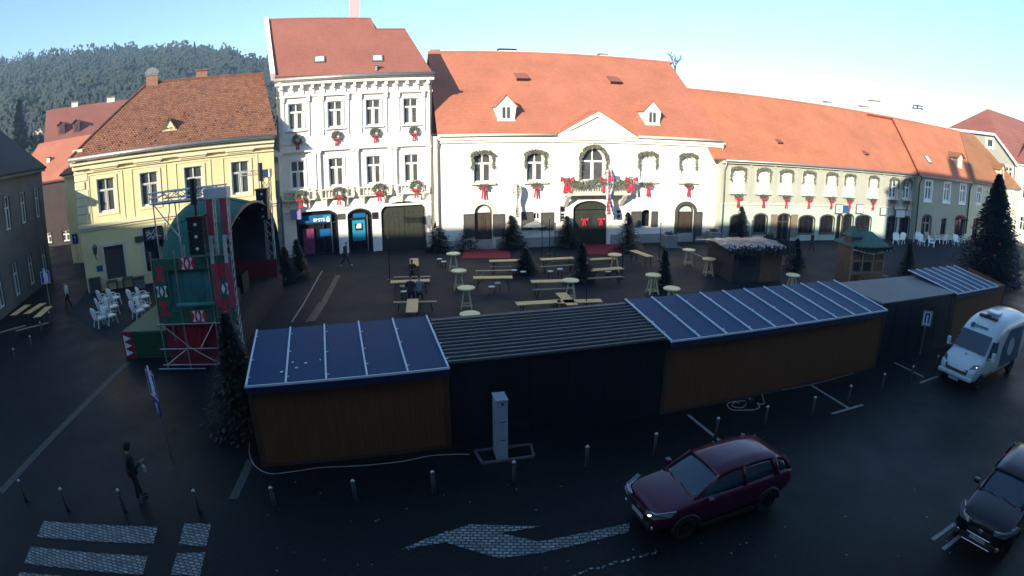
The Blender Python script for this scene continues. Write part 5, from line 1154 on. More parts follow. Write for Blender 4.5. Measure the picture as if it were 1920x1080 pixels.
def line_array(px,py0,py1,parent,y,n,name='speaker'):
    x = FS.uv(px,(py0+py1)/2,y)[0]; za = FS.uv(px,py0,y)[1]; zb2 = FS.uv(px,py1,y)[1]; h = (za-zb2)/n
    for k in range(n):
        z = za-h*(k+1); bx = MB().box(x-.32,y-.25,z+.01,x+.32,y+.25,z+h-.01,0).lathe([(.02,-.02),(.06,.0),(.07,.015)],0,0,0,12,1)
        c = bx.v[-36:]; bx.v[-36:] = [(x+.02+cx_,y-.27+cz_,z+h/2+cy_) for cx_,cy_,cz_ in c]; bx.build(name,['speaker_black','cone_white'],parent,bevel=0)
    MB().box(x-.36,y-.3,za,x+.36,y+.3,za+.08).tube([(x,y,za),(x,y,za+1.2)],.05,8).tube([(x-.05,y,za+.5),(x-.05,y,za+1.5)],.14,8).build('speaker_hanger','speaker_black',parent)
line_array(371,408,476,st_,-.35,3)
# far tower
YF = 10.9; xF = FS.uv(505,430,YF)[0]; zF = FS.uv(500,322,YF)[1]
m = MB(); truss(m,(xF,YF,0),(xF,YF,zF),.42,.03); truss(m,(xF+.0,YF,zF),(xF-1.6,YF,zF),.25); m.build('far_tower','steel',st_)
MB().box(xF-.3,YF-.3,zF-.3,xF+.3,YF+.3,zF+.15).build('tower_head','dull_white',st_,bevel=.02)
MB().box(xF-2.6,YF-.28,0,xF+.35,YF-.2,DH+1.0).build('red_banner','stage_red',st_)
line_array(493,356,412,st_,YF-.6,4)
MB().box(X1-2.6,1.3,0,X1+.05,SD+.4,DH-.1).build('front_skirt','black_lining',st_)
MB().box(X1-.5,1.8,DH,X1-.1,2.4,DH+.35).box(X1-1.4,5,DH,X1-.8,5.8,DH+.7,0).v and MB().box(X1-1.4,5,DH,X1-.8,5.8,DH+.7).build('stage_monitor','speaker_black',st_); MB().box(X1-1.6,7,DH,X1-1.0,8.2,DH+1.0).build('stage_monitor','speaker_black',st_)
# crowd barriers with banners to the right of the stage
q_ = [((475,604),(492,572)),((492,570),(512,536))]
for k,(a,b) in enumerate(q_):
    A,B = G(*a),G(*b); L = (B-A).length; o = empty('barrier',A,math.atan2(B.y-A.y,B.x-A.x),('nearer' if k == 0 else 'farther')+' crowd barrier with a pale printed banner beside the stage','barrier','crowd barriers beside the stage')
    m = MB().tube([(0,0,.12),(0,0,1.05),(L,0,1.05),(L,0,.12),(0,0,.12)],.02,6)
    for i in range(12): m.tube([(L*i/12,0,.12),(L*i/12,0,1.05)],.008,4)
    for x in (.15,L-.15): m.bar((x,-.3,.02),(x,.3,.02),.05,.03)
    m.build('frame','steel',o); m = MB().box(.08,-.035,.2,L-.08,-.022,1.0,0); r_ = random.Random(k)
    for i in range(7): m.box(L*.1+i*L*.11,-.04,.35+r_.random()*.2,L*.1+i*L*.11+L*.07,-.036,.6+r_.random()*.25,1)
    m.build('banner',['banner','grey_shutter'],o)
# ================================================================== timber lodge with a green roof and turret
A,B = G(1583,527),G(1650,537); A = G(1590,540); B = G(1652,530); ang = math.atan2(B.y-A.y,B.x-A.x)-.25
lo = empty('market_lodge',A,ang,'small two-storey timber lodge with a green roof and turret behind the grey-roofed stall','hut'); w_ = (B-A).length*.72
m = MB().box(0,0,0,w_,1.7,2.75)
for z in (.9,1.0,1.75,2.65): m.box(-.05,-.06,z,w_+.05,0,z+.07,1)
for x in (0,w_*.33,w_*.66,w_): m.box(x-.07,-.08,0,x+.07,0,2.75,1)
m.box(w_*.38,-.03,1.15,w_*.6,-.001,1.7,2); m.box(w_*.1,-.03,1.15,w_*.25,-.001,1.7,2); m.build('wall',['lodge_wood','beer_wood_dark','black_lining'],lo)
m = MB().box(-.25,-.4,2.72,w_+.25,1.95,2.80); hr = .8
m.add([(-.25,-.4,2.8),(w_+.25,-.4,2.8),(w_+.25,1.95,2.8),(-.25,1.95,2.8),(w_*.35,.9,2.8+hr),(w_*.8,.9,2.8+hr)],[(0,1,5,4),(1,2,5),(2,3,4,5),(3,0,4)])
rf_ = m.build('roof','lodge_green',lo); MB().box(-.05,.2,2.8,w_*.30,1.0,3.35).build('turret','lodge_wood',rf_)
MB().add([(-.2,.05,3.35),(w_*.36,.05,3.35),(w_*.36,1.15,3.35),(-.2,1.15,3.35),(w_*.1,.6,4.05)],[(0,1,4),(1,2,4),(2,3,4),(3,0,4),(0,3,2,1)]).build('turret_roof','lodge_green',rf_)
q = random.Random(31); m = MB(); tuft(m,[(-.28,-.45,2.75),(w_*.5,-.5,2.55),(w_+.28,-.45,2.72)],.12,500,q,.14); m.build('garland','dark_bough',lo)
MB().tube([(-.28,-.46,2.62),(w_*.5,-.52,2.36),(w_+.28,-.46,2.6)],.045,6).build('light_string','dull_white',lo)
MB().box(w_*.15,-1.1,0,w_*.95,-.5,1.0).build('counter','lodge_wood',lo)
for k,(px,py,c) in enumerate(((1586,535,'bag_pale'),(1609,532,'sign_white'),(1632,535,'bag_pale'),(1644,533,'sign_white'))):
    pass
# hut with the crumpled foil roof
A = G(1372,531); B = G(1462,527); ang = math.atan2(B.y-A.y,B.x-A.x)
hu = empty('market_hut',A,ang,'dark timber hut under a crumpled silvery foil roof behind the long blue roof','hut'); w_ = (B-A).length; FH = Row(A,ang)
m = MB().box(0,0,0,w_*.55,3.6,2.05,1); m.box(w_*.55,0,0,w_,3.6,2.0,0); m.box(w_*.12,-.03,1.0,w_*.45,-.001,1.7,2); m.build('wall',['lodge_wood','tar','black_lining'],hu)
a = FH.hit(1470,489,FH.w(0,0,2.1),Vector((0,0,1))); b = FH.hit(1315,455,FH.w(0,0,2.35),Vector((0,0,1))); m = MB(); N_ = 18; q = random.Random(8)
e0_ = Vector((-.5,-.45,2.15)); e1_ = Vector((w_+.4,-.45,2.1)); t0 = Vector((-1.3,3.1,2.22)); t1 = Vector((w_-.1,3.1,2.28))
for i in range(N_+1):
    for j in range(8):
        p = (e0_*(1-i/N_)+e1_*i/N_)*(1-j/7)+(t0*(1-i/N_)+t1*i/N_)*j/7; p.z += q.uniform(-.05,.06)+.22*math.sin(math.pi*j/7); p.x += q.uniform(-.05,.05); m.v.append(tuple(p))
for i in range(N_):
    for j in range(7): m.f.append((i*8+j,(i+1)*8+j,(i+1)*8+j+1,i*8+j+1)); m.m.append(0)
rfh = m.build('roof','crumpled_foil',hu); d = rfh.modifiers.new('s','SOLIDIFY'); d.thickness = .05
m = MB(); tuft(m,[e0_,e1_+Vector((.1,0,0)),t1+Vector((.6,0,0))],.26,1500,q,.19); m.build('garland','dark_bough',hu)
# ================================================================== signs
def figure_icon(m, x, z, s, y, mi):
    m.lathe([(.02,0),(.05*s,.0),(.05*s,.01)],x,0,z+.30*s,8,mi); k = m.v[-24:]; m.v[-24:] = [(a,y-(c-(z+.30*s)),(z+.30*s)+b) for a,b,c in k]
    m.slab([(x-.07*s,y,z+.02*s),(x+.07*s,y,z+.02*s),(x+.05*s,y,z+.24*s),(x-.05*s,y,z+.24*s)],.005,mi); m.slab([(x-.06*s,y,z-.2*s),(x-.01*s,y,z-.2*s),(x,y,z+.04*s),(x-.05*s,y,z+.04*s)],.005,mi); m.slab([(x+.01*s,y,z-.2*s),(x+.06*s,y,z-.2*s),(x+.05*s,y,z+.04*s),(x,y,z+.04*s)],.005,mi)
def road_sign(px, py, z, ang, label, plates, base=None, cat='road sign'):
    P = G(px,py,z); o = empty('road_sign',(P.x,P.y,0),ang,label,cat); ztop = max(p[1]+p[3]/2 for p in plates)
    MB().tube([(0,.03,0),(0,.03,ztop)],.028,8).build('pole','steel',o)
    for kind,zc,w,h in plates:
        m = MB()
        if kind == 'round': m.lathe([(w/2-.005,0),(w/2,.004),(w/2,.016),(w/2-.01,.02)],0,0,0,24); m.v = [(a,-c,zc+b) for a,b,c in m.v]
        else: m.box(-w/2,-.02,zc-h/2,w/2,.0,zc+h/2); m.ring([(-w/2+.02,zc-h/2+.02),(w/2-.02,zc-h/2+.02),(w/2-.02,zc+h/2-.02),(-w/2+.02,zc+h/2-.02)],[(-w/2+.05,zc-h/2+.05),(w/2-.05,zc-h/2+.05),(w/2-.05,zc+h/2-.05),(-w/2+.05,zc+h/2-.05)],-.024,-.019,1)
        if kind == 'walk': figure_icon(m,-.02,zc-.02,1.5*h/.7,-.026,1); figure_icon(m,.14,zc-.08,.9*h/.7,-.026,1)
        if kind in ('arrow','round'): m.slab([(-.03,-.026,zc-h*.3),(.03,-.026,zc-h*.3),(.03,-.026,zc+h*.12),(-.03,-.026,zc+h*.12)],.005,1); m.slab([(-.12,-.026,zc+h*.1),(.12,-.026,zc+h*.1),(0,-.026,zc+h*.32)],.005,1)
        if kind == 'parking': m.box(-w/2+.12,-.03,zc-h/2+.14,-w/2+.2,-.024,zc+h/2-.1,1); m.box(-w/2+.12,-.03,zc+h/2-.18,w/2-.12,-.024,zc+h/2-.1,1); m.box(w/2-.2,-.03,zc-h/2+.14,w/2-.12,-.024,zc+h/2-.1,1)
        m.build('sign_plate',['sign_blue','sign_white'] if kind != 'parking' else ['sign_white','sign_blue'],o)
    return o
road_sign(287,727,2.3,R(-36),'blue pedestrian-zone sign with a round sign under it, seen nearly edge-on below the stage',[('walk',2.40,.8,.85),('round',1.66,.6,.6)])
road_sign(85,520,2.4,R(28),'blue pedestrian-zone sign with a white walking figure by the dark left house',[('walk',2.4,.7,.8)])
road_sign(141,448,3.0,R(20),'blue sign with a white upward arrow left of the yellow corner house',[('arrow',3.0,.6,.85)])
P = G(1725,664); road_sign(1725,664,0,R(-25),'white parking sign on a thin pole in front of the grey-roofed stall',[('parking',1.75,.5,.72)])
# ================================================================== white chairs
ch = empty('chair',(0,0,0)); MB().box(-.27,-.27,.36,.27,.25,.47).build('seat','chair_white',ch,bevel=.04)
m = MB(); B_ = [(-.26,.22,.44),(.26,.22,.44),(.30,.30,.82),(.26,.32,.94),(.15,.34,1.02),(-.15,.34,1.02),(-.26,.32,.94),(-.30,.30,.82)]; m.slab(B_,.05); m.build('backrest','chair_white',ch,bevel=.012)
for sx in (-1,1):
    MB().bar((sx*.22,-.2,.42),(sx*.26,-.26,0),.04,.04).build('leg','chair_white',ch); MB().bar((sx*.22,.2,.42),(sx*.26,.28,0),.04,.04).build('leg','chair_white',ch)
    MB().tube([(sx*.25,.24,.66),(sx*.28,-.05,.68),(sx*.27,-.22,.62),(sx*.25,-.22,.42)],.025,6).build('armrest','chair_white',ch)
ch.scale = (1.2,1.2,1.12); first = True
cl = [((190,606),'front left chair of the left white group by the stage'),((209,601),'front right chair of the left white group by the stage'),((196,586),'left chair in the second row of the left white group'),((214,583),'right chair in the second row of the left white group'),((198,569),'left chair in the rear row of the left white group'),((217,566),'right chair in the rear row of the left white group'),
      ((262,592),'front white chair against the left side of the stage shell'),((255,568),'left chair in the rear row beside the stage shell'),((272,564),'right chair in the rear row beside the stage shell'),((272,584),'white chair right behind the front one at the stage shell')]
for (x,y),l in cl:
    p = G(x,y+6); o = ch if first else again(ch,p); first = False; o.location = p; o.rotation_euler = (0,0,R(152)+random.uniform(-.12,.12)); tag(o,l,'chair','white chairs by the yellow house')
for k,(x,y) in enumerate(((1679,458),(1689,457),(1718,455),(1727,460),(1741,455),(1746,463),(1757,456),(1768,457),(1781,456),(1792,460),(1803,456))):
    p = G(x,y); tag(again(ch,p,random.uniform(0,6.2)),'%s pale cafe chair from the left before the houses at the right' % ['first','second','third','fourth','fifth','sixth','seventh','eighth','ninth','tenth','eleventh'][k],'chair','cafe chairs at the right')
# dark cafe tables and small crates by the yellow house
for k,(x,y,l) in enumerate(((213,547,'dark table set against the door of the yellow house'),(242,541,'dark table right of the yellow house door'),(181,549,'grey bin box at the left corner of the yellow house'),(262,540,'low dark crate between the yellow house doors'))):
    p = G(x,y); o = empty('cafe_table' if k < 2 else 'storage_box',p,R(33),l,'table' if k < 2 else 'box')
    if k < 2:
        MB().box(-.4,-.4,.72,.4,.4,.76).build('top','grey_shutter',o)
        for a in (-1,1):
            for b in (-1,1): MB().bar((a*.35,b*.35,.72),(a*.35,b*.35,0),.05,.05).build('leg','dark_metal',o)
    else: MB().box(-.42,-.3,0,.42,.3,1.0 if k == 2 else .7).build('case','grey_shutter' if k == 2 else 'dim_render',o,bevel=.02); MB().box(-.45,-.33,1.0 if k == 2 else .7,.45,.33,1.05 if k == 2 else .76).build('lid','dark_metal',o)

# ================================================================== people
def skin_chains(chains, mat, name, parent, sub=1, root=0):
    """grow one smooth surface over joined limb chains: chains = [[(point, radius), ...], ...]; equal points are shared"""
    V = []; E = []; idx = {}; Rr = []
    for c in chains:
        prev = None
        for p,r in c:
            k = tuple(round(v,4) for v in p)
            if k not in idx: idx[k] = len(V); V.append(k); Rr.append(r if isinstance(r,tuple) else (r,r))
            if prev is not None and prev != idx[k]: E.append((prev,idx[k]))
            prev = idx[k]
    me = bpy.data.meshes.new('s'); me.from_pydata(V,E,[]); o = bpy.data.objects.new('s',me); COL.objects.link(o)
    o.modifiers.new('k','SKIN').use_smooth_shade = True; d = o.modifiers.new('u','SUBSURF'); d.levels = sub; d.render_levels = sub
    for i,r in enumerate(Rr): me.skin_vertices[0].data[i].radius = r
    seen = set(); adj = {}
    for a,b in E: adj.setdefault(a,[]).append(b); adj.setdefault(b,[]).append(a)
    for i in range(len(V)):
        if i in seen: continue
        me.skin_vertices[0].data[i].use_root = True; stk = [i]
        while stk:
            x = stk.pop()
            if x in seen: continue
            seen.add(x); stk += adj.get(x,[])
    bpy.context.view_layer.update(); dg = bpy.context.evaluated_depsgraph_get(); m2 = bpy.data.meshes.new_from_object(o.evaluated_get(dg)); bpy.data.objects.remove(o)
    m2.name = name; m2.materials.clear(); m2.materials.append(M[mat]); f = bpy.data.objects.new(name,m2); COL.objects.link(f)
    if parent is not None: f.parent = parent
    return f
def person(loc, heading, label, pose, coat, legs, shoe='shoe_black', hair='hair', h=1.74, hood=False, group=None):
    """faces local +x. pose gives joints in metres for a 1.74 m figure"""
    o = empty('person', loc, heading, label, 'person', group); k = h/1.74; o.scale = (k,k,k)
    J = pose; pv = Vector(J['pelvis']); ch_ = Vector(J['chest']); nk = Vector(J['neck']); hd = Vector(J['head']); up = (hd-nk).normalized()
    body = [[(pv,.075),((pv+ch_)/2,.07),(ch_,.085),(nk-up*.03,.055),(nk+up*.03,.05),(hd-up*.05,.068),(hd+up*.03,.088),(hd+up*.11,.06)]]
    coatc = [[(pv+Vector((0,0,-.14)),.165),(pv+Vector((0,0,.02)),.16),(pv*.5+ch_*.5,.155),(ch_,(.18,.18)),(nk-up*.05,(.09,.08))]]
    trou = []; shoes = []; hands = []
    for s,side in ((1,'l'),(-1,'r')):
        hip = pv+Vector((0,s*.09,-.04)); kn = Vector(J['knee_'+side]); an = Vector(J['ankle_'+side]); toe = Vector(J['toe_'+side])
        body.append([(pv,.075),(hip,.065),(kn,.048),(an,.034),(toe,.026)]); trou.append([(pv,(.14,.12)),(hip,.105),((hip+kn)/2,.092),(kn,.072),((kn+an)/2,.066),(an+Vector((0,0,-.02)),.062)])
        shoes.append([(an-Vector((.03,0,.03)),.045),(an*.4+toe*.6,.045),(toe+Vector((.03,0,0)),.035)])
        sh_ = ch_+Vector((0,s*.17,.06)); el = Vector(J['elbow_'+side]); wr2 = Vector(J['wrist_'+side]); d = (wr2-el).normalized(); pm_ = wr2+d*.07
        body.append([(ch_,.085),(sh_,.045),(el,.038),(wr2,.027),(pm_,(.036,.018))]); coatc.append([(ch_,(.18,.18)),(sh_,.088),((sh_+el)/2,.066),(el,.058),(wr2,.046)])
        side_ = d.cross(Vector((1,0,0))); side_ = side_.normalized() if side_.length > .1 else Vector((0,1,0)); nrm = side_.cross(d).normalized()
        for f_,(off,L) in enumerate(((-.027,.066),(-.009,.076),(.009,.072),(.026,.058))):
            b = wr2+d*.085+side_*off; hands.append([(b,.0095),(b+d*L*.5+nrm*.008,.009),(b+d*L+nrm*.026,.0075)])
        b = wr2+d*.03-side_*.03; hands.append([(b,.011),(b-side_*.022+d*.03,.010),(b-side_*.030+d*.058+nrm*.01,.008)])
    bo_ = skin_chains(body,'skin','body',o)
    import bmesh
    bm = bmesh.new(); bm.from_mesh(bo_.data)
    fo = skin_chains(hands,'skin','f',None); bm.from_mesh(fo.data); bpy.data.objects.remove(fo)
    nose = bmesh.ops.create_icosphere(bm,subdivisions=1,radius=.016,matrix=Matrix.Translation(hd+Vector((.09,0,-.01)))); 
    for s in (1,-1): bmesh.ops.create_icosphere(bm,subdivisions=1,radius=.02,matrix=Matrix.Translation(hd+Vector((0,s*.078,0)))@Matrix.Diagonal((.8,.4,1.3,1)))
    bm.to_mesh(bo_.data); bm.free(); bo_.data.polygons.foreach_set('use_smooth',[True]*len(bo_.data.polygons))
    for s in (1,-1): MB().obox(hd+Vector((.083,s*.03,.02)),(.012,.022,.012)).build('eye','hair',o)
    MB().obox(hd+Vector((.082,0,-.055)),(.01,.045,.01)).build('mouth','hair',o)
    skin_chains([[(hd+up*.00+Vector((-.035,0,0)),.075),(hd+up*.07+Vector((-.01,0,0)),.088),(hd+up*.115,.066)]] if not hood else [[(nk+Vector((-.03,0,0)),.11),(hd+Vector((-.005,0,.0)),.128),(hd+up*.10+Vector((.0,0,0)),.12),(hd+up*.15,.09)]], coat if hood else hair, 'hood' if hood else 'hair', o)
    skin_chains(coatc,coat,'coat',o); skin_chains(trou,legs,'trousers',o)
    for c in shoes: skin_chains([c],shoe,'shoe',o)
    return o
def P_walk(st=.28, arm=.16, lean=.04):
    return dict(pelvis=(0,0,.93),chest=(lean*.6,0,1.32),neck=(lean,0,1.49),head=(lean+.03,0,1.62),knee_l=(st*.55,.10,.50),ankle_l=(st,.10,.09),toe_l=(st+.15,.11,.05),knee_r=(-st*.1,-.10,.49),ankle_r=(-st*1.05,-.10,.12),toe_r=(-st*.75,-.11,.04),
                elbow_l=(-arm*.6,.25,1.12),wrist_l=(-arm*.2,.27,.88),elbow_r=(arm*.5,-.25,1.12),wrist_r=(arm*1.6,-.25,.92))
def P_stand(): d = P_walk(.02,.03,.0); d.update(ankle_r=(-.02,-.11,.09),toe_r=(.13,-.13,.05),knee_r=(.02,-.1,.5)); return d
def P_sit(lean=.12): return dict(pelvis=(0,0,.56),chest=(lean,0,.95),neck=(lean*1.5,0,1.12),head=(lean*1.5+.05,0,1.25),knee_l=(.42,.12,.52),ankle_l=(.40,.12,.09),toe_l=(.56,.13,.05),knee_r=(.42,-.12,.52),ankle_r=(.44,-.12,.09),toe_r=(.60,-.13,.05),elbow_l=(lean+.12,.27,.78),wrist_l=(lean+.34,.14,.82),elbow_r=(lean+.12,-.27,.78),wrist_r=(lean+.34,-.10,.82))
d = P_walk(.09,.05,.04); d['wrist_r'] = (.30,-.12,1.12); d['elbow_r'] = (.06,-.26,1.06)
pA = G(264,936); person(pA, R(50), 'person in black with hood up, walking behind the bollards above the crossing', d, 'cloth_black', 'cloth_black', hood=True, h=1.80)
MB().box(.30,-.26,.86,.38,-.10,1.02).tube([(.30,-.16,1.1),(.34,-.18,1.0)],.01,6).build('carried_bag','bag_pale',[x for x in bpy.data.objects if x.name == 'person'][0])
person(G(130,578), R(200), 'person in a pale jacket and dark trousers walking beside the yellow house', P_walk(.18,.06,.03), 'cloth_cream', 'cloth_black', h=1.78)
d = P_walk(.34,.18,.10); person(G(648,499), R(-8), 'person in dark clothes and white shoes striding past the bank', d, 'cloth_dark', 'cloth_dark', 'shoe_white', h=1.68)
person(G(1521,471), R(-60), 'person in black walking before the long pale green house', P_walk(.2,.1,.05), 'cloth_black', 'cloth_dark', h=1.66)
tb = G(769,527,.76); person(G(787,566), R(95), 'person in a grey-blue jacket seated at the beer table, back to the camera', P_sit(.14), 'cloth_grey_blue', 'cloth_dark')
person(G(770,566), R(92), 'person in dark clothes seated left of the one in the grey-blue jacket', P_sit(.16), 'cloth_dark', 'cloth_black')
person(G(774,527), R(-85), 'person in brown seated across the beer table, facing the camera', P_sit(.1), 'cloth_brown', 'cloth_black')
bp = G(778,566,.46); o = again(bn,(bp.x,bp.y-.02,0),R(4),'bench carrying the two people seated with their backs to the camera')
bp = G(772,520,.46); o = again(bn,(bp.x,bp.y+.1,0),R(4),'bench carrying the person in brown across the table')
# ================================================================== vehicles
def loft(st, n_mirror=True):
    """st: list of (x, [(y, z) from bottom centre out and up to the roof centre]); mirrored about y = 0"""
    m = MB(); K = len(st[0][1]); ring = 2*K-2
    for x,P in st:
        full = [(y,z) for y,z in P]+[(-y,z) for y,z in P[-2:0:-1]]
        for y,z in full: m.v.append((x,y,z))
    for i in range(len(st)-1):
        for j in range(ring): j2 = (j+1)%ring; m.f.append((i*ring+j,i*ring+j2,(i+1)*ring+j2,(i+1)*ring+j)); m.m.append(0)
    m.f.append(tuple(range(ring-1,-1,-1))); m.m.append(0); e = (len(st)-1)*ring; m.f.append(tuple(e+j for j in range(ring))); m.m.append(0); return m
def wheel(parent, x, y, r=.32, w=.2):
    s = 1 if y > 0 else -1; wh_ = empty('wheel',(x,y,r)); wh_.parent = parent
    def rot(m): m.v = [(a,c*s,b) for a,b,c in m.v]; return m
    rot(MB().lathe([(r*.62,-w/2),(r*.93,-w/2),(r,-w*.35),(r,w*.35),(r*.93,w/2),(r*.68,w/2),(r*.64,w*.30)],n=24)).build('tyre','tyre',wh_,True,fix=True)
    m = MB().lathe([(r*.6,-w*.3),(r*.67,w*.46),(r*.60,w*.46),(r*.54,w*.33),(r*.16,w*.38),(.01,w*.4)],n=24)
    for k in range(5): t = 1.2566*k; c,s_ = math.cos(t),math.sin(t); m.bar((r*.12*c,r*.12*s_,w*.42),(r*.60*c,r*.60*s_,w*.46),.06,.04)
    rot(m).build('rim','rim',wh_,fix=True); return wh_
def hatchback(loc, ang, label, paint, L=4.1, W=1.76, Ht=1.54, lit=False, suv=False):
    o = empty('car', loc, ang, label, 'car'); w = W/2; k = L/4.1
    prof = [(-.0,.50,.72,.80),(.10,.34,.86,.93),(.45,.25,.95,.97),(1.0,.22,1.02,.99),(1.45,.22,1.04,1.0),(2.3,.22,1.06,1.0),(3.2,.22,1.08,1.0),(3.80,.26,1.09,.97),(4.06,.38,1.06,.93),(4.13,.55,.94,.90)]
    if suv: prof = [(x,zb,zt+.09,f) for x,zb,zt,f in prof]
    st_l = [(x*k,[(0,zb),(w*f*.82,zb),(w*f,zb+.18),(w*f*1.0,zt*.62+.12),(w*f*.955,zt-.04),(w*f*.82,zt),(0,zt+.045)]) for x,zb,zt,f in prof]
    b = loft(st_l).build('body',[paint],o,True,fix=True,sub=2)
    zt0 = 1.03 if not suv else 1.12; top = Ht
    cab = [(1.02,zt0-.06,zt0-.02,.70),(1.18,zt0-.05,zt0+.07,.82),(1.72,zt0-.05,top-.08,.86),(2.1,zt0-.05,top-.015,.87),(2.9,zt0-.05,top,.87),(3.45,zt0-.05,top-.05,.85),(3.80,zt0-.05,top-.17,.84),(4.03,zt0-.05,zt0+.08,.82)]
    def sec(zb,zt,f):
        h_ = zt-zb; return [(0,zb),(w*f*1.06,zb),(w*(f*1.05-.02),zb+h_*.15),(w*(f-.13*h_/.5),zb+h_*.86),(w*(f-.20*h_/.5),zt-.01),(0,zt+.02)]
    g_ = loft([(x*k,sec(zb,zt,f)) for x,zb,zt,f in cab]).build('windows','car_glass',o,True,fix=True,sub=1)
    rc = [c for c in cab[2:7]]; m = MB()
    rows = []
    for x,zb,zt,f in [(1.66,0,top-.11,.86)]+rc[0:]: h_ = zt-zt0+.05; rows.append([(x*k,y,z) for y,z in ((-w*(f-.12*h_/.5),zt-.085),(-w*(f-.19*h_/.5),zt+.006),(-w*.35,zt+.038),(0,zt+.045),(w*.35,zt+.038),(w*(f-.19*h_/.5),zt+.006),(w*(f-.12*h_/.5),zt-.085))])
    for r_ in rows: m.v += r_
    for i in range(len(rows)-1):
        for j in range(6): m.f.append((i*7+j,(i+1)*7+j,(i+1)*7+j+1,i*7+j+1)); m.m.append(0)
    rf_ = m.build('roof',paint,o,True,fix=True); d = rf_.modifiers.new('s','SOLIDIFY'); d.thickness = .03; d.offset = -1
    for s in (1,-1):
        for a_,b_,r__ in (((1.02*k,s*w*.80,zt0-.02),(1.70*k,s*w*.70,top-.10),.032),((2.45*k,s*w*.93,zt0),(2.42*k,s*w*.735,top-.05),.035),((4.0*k,s*w*.84,zt0+.0),(3.80*k,s*w*.68,top-.17),.05),((3.5*k,s*w*.93,zt0),(3.4*k,s*w*.73,top-.07),.07)):
            MB().tube([a_,b_],r__,6).build('pillar',paint,o,True)
        wheel(o,.78*k,s*(w-.10)); wheel(o,3.28*k,s*(w-.10))
        for x in (.78*k,3.28*k): MB().tube([(x+.375*math.cos(t*.2618),s*(w*.985),.32+.375*math.sin(t*.2618)) for t in range(13)],.045,6).build('wheel_arch','plastic_black',o,True)
        MB().box(1.2*k,s*w*.985-.02,.2,2.9*k,s*w*.985+.02,.34).build('side_trim','plastic_black',o,bevel=.01)
        m = MB().obox((1.28*k,s*(w+.07),zt0+.03),(.12,.20,.13)); mi_ = m.build('wing_mirror',paint,o,bevel=.03); MB().box(1.345*k,s*(w+.07)-.08,zt0-.02,1.352*k,s*(w+.07)+.08,zt0+.08).build('mirror_glass','chrome',mi_)
        hz_ = .06 if suv else 0; m = MB().slab([(-.05,s*w*.42,.70+hz_),(.03,s*w*.76,.71+hz_),(.34*k,s*w*.975,.80+hz_),(.46*k,s*w*.96,.90+hz_),(.07,s*w*.76,.82+hz_),(-.02,s*w*.42,.79+hz_)][::s],.10); h_ = m.build('headlight','lamp_glass',o)
        hd_ = MB().tube([(-.03,s*w*.40,.80+hz_),(.05,s*w*.74,.83+hz_),(.46*k,s*w*.96,.915+hz_)],.014,5).build('light_strip','chrome',h_,True)
        if lit and s < 0: MB().lathe([(.01,-.03),(.045,-.01),(.045,.01),(.01,.03)],-.05,s*w*.60,.76,10).build('lamp','lamp_lit',h_)
        MB().box(4.0*k,s*w*.76-.1,.82,4.08*k,s*w*.76+.1,1.0).build('tail_light','red_cloth',o,bevel=.01)
        for z in (1.0,): MB().box(1.75*k,s*w*1.0-.012,.86,1.95*k,s*w*1.0+.02,.89).build('door_handle',paint,o)
        MB().lathe([(.01,0),(.06,.005),(.065,.02),(.05,.03)],n=12).build('fog_light','chrome',o,loc=(-.0,s*w*.72,.42)).rotation_euler = (0,R(-90),0)
    m = MB().box(-.03,-w*.42,.58,.05,w*.42,.70); 
    m.build('grille','plastic_black',o,bevel=.01); m = MB().box(-.035,-w*.62,.30,.06,w*.62,.46); m.build('bumper_intake','plastic_black',o,bevel=.02)
    if suv:
        m = MB()
        for i in range(7): y = -w*.34+i*w*.68/6; m.tube([(-.045,y-.02,.60),(-.045,y+.02,.74)],.010,5)
        m.tube([(-.045,-w*.42,.54),(-.045,w*.42,.54)],.014,6); m.tube([(-.05,-w*.5,.30),(-.05,w*.5,.30)],.014,6); m.build('chrome_trim','chrome',o)
        MB().box(-.05,-.06,.64,-.03,.06,.74).build('badge','chrome',o,bevel=.01)
    else: MB().lathe([(.02,-.01),(.075,0),(.02,.01)],n=4).build('badge','chrome',o,loc=(-.04,0,.66)).rotation_euler = (0,R(90),0)
    MB().box(-.055,-.26,.40 if suv else .44,-.035,.26,.51 if suv else .55).build('plate','plate',o); MB().tube([(.98*k,-w*.55,zt0+.0),(1.06*k,-.02,zt0+.03)],.012,5).tube([(.98*k,.05,zt0+.0),(1.08*k,w*.55,zt0+.03)],.012,5).build('wiper','plastic_black',o)
    MB().tube([(3.45*k,0,top+.03),(3.62*k,0,top+.18)],.008,5).build('aerial','plastic_black',o)
    return o
AC = R(18)
hatchback((2.98,11.22,0), AC, 'dark red hatchback driving towards the left in front of the stalls', 'paint_red', L=4.15, W=1.80, lit=True)
hatchback((11.35,8.05,0), R(25), 'black car with a slatted chrome grille in the lower right corner', 'paint_black', L=4.5, W=1.85, Ht=1.62, suv=True)
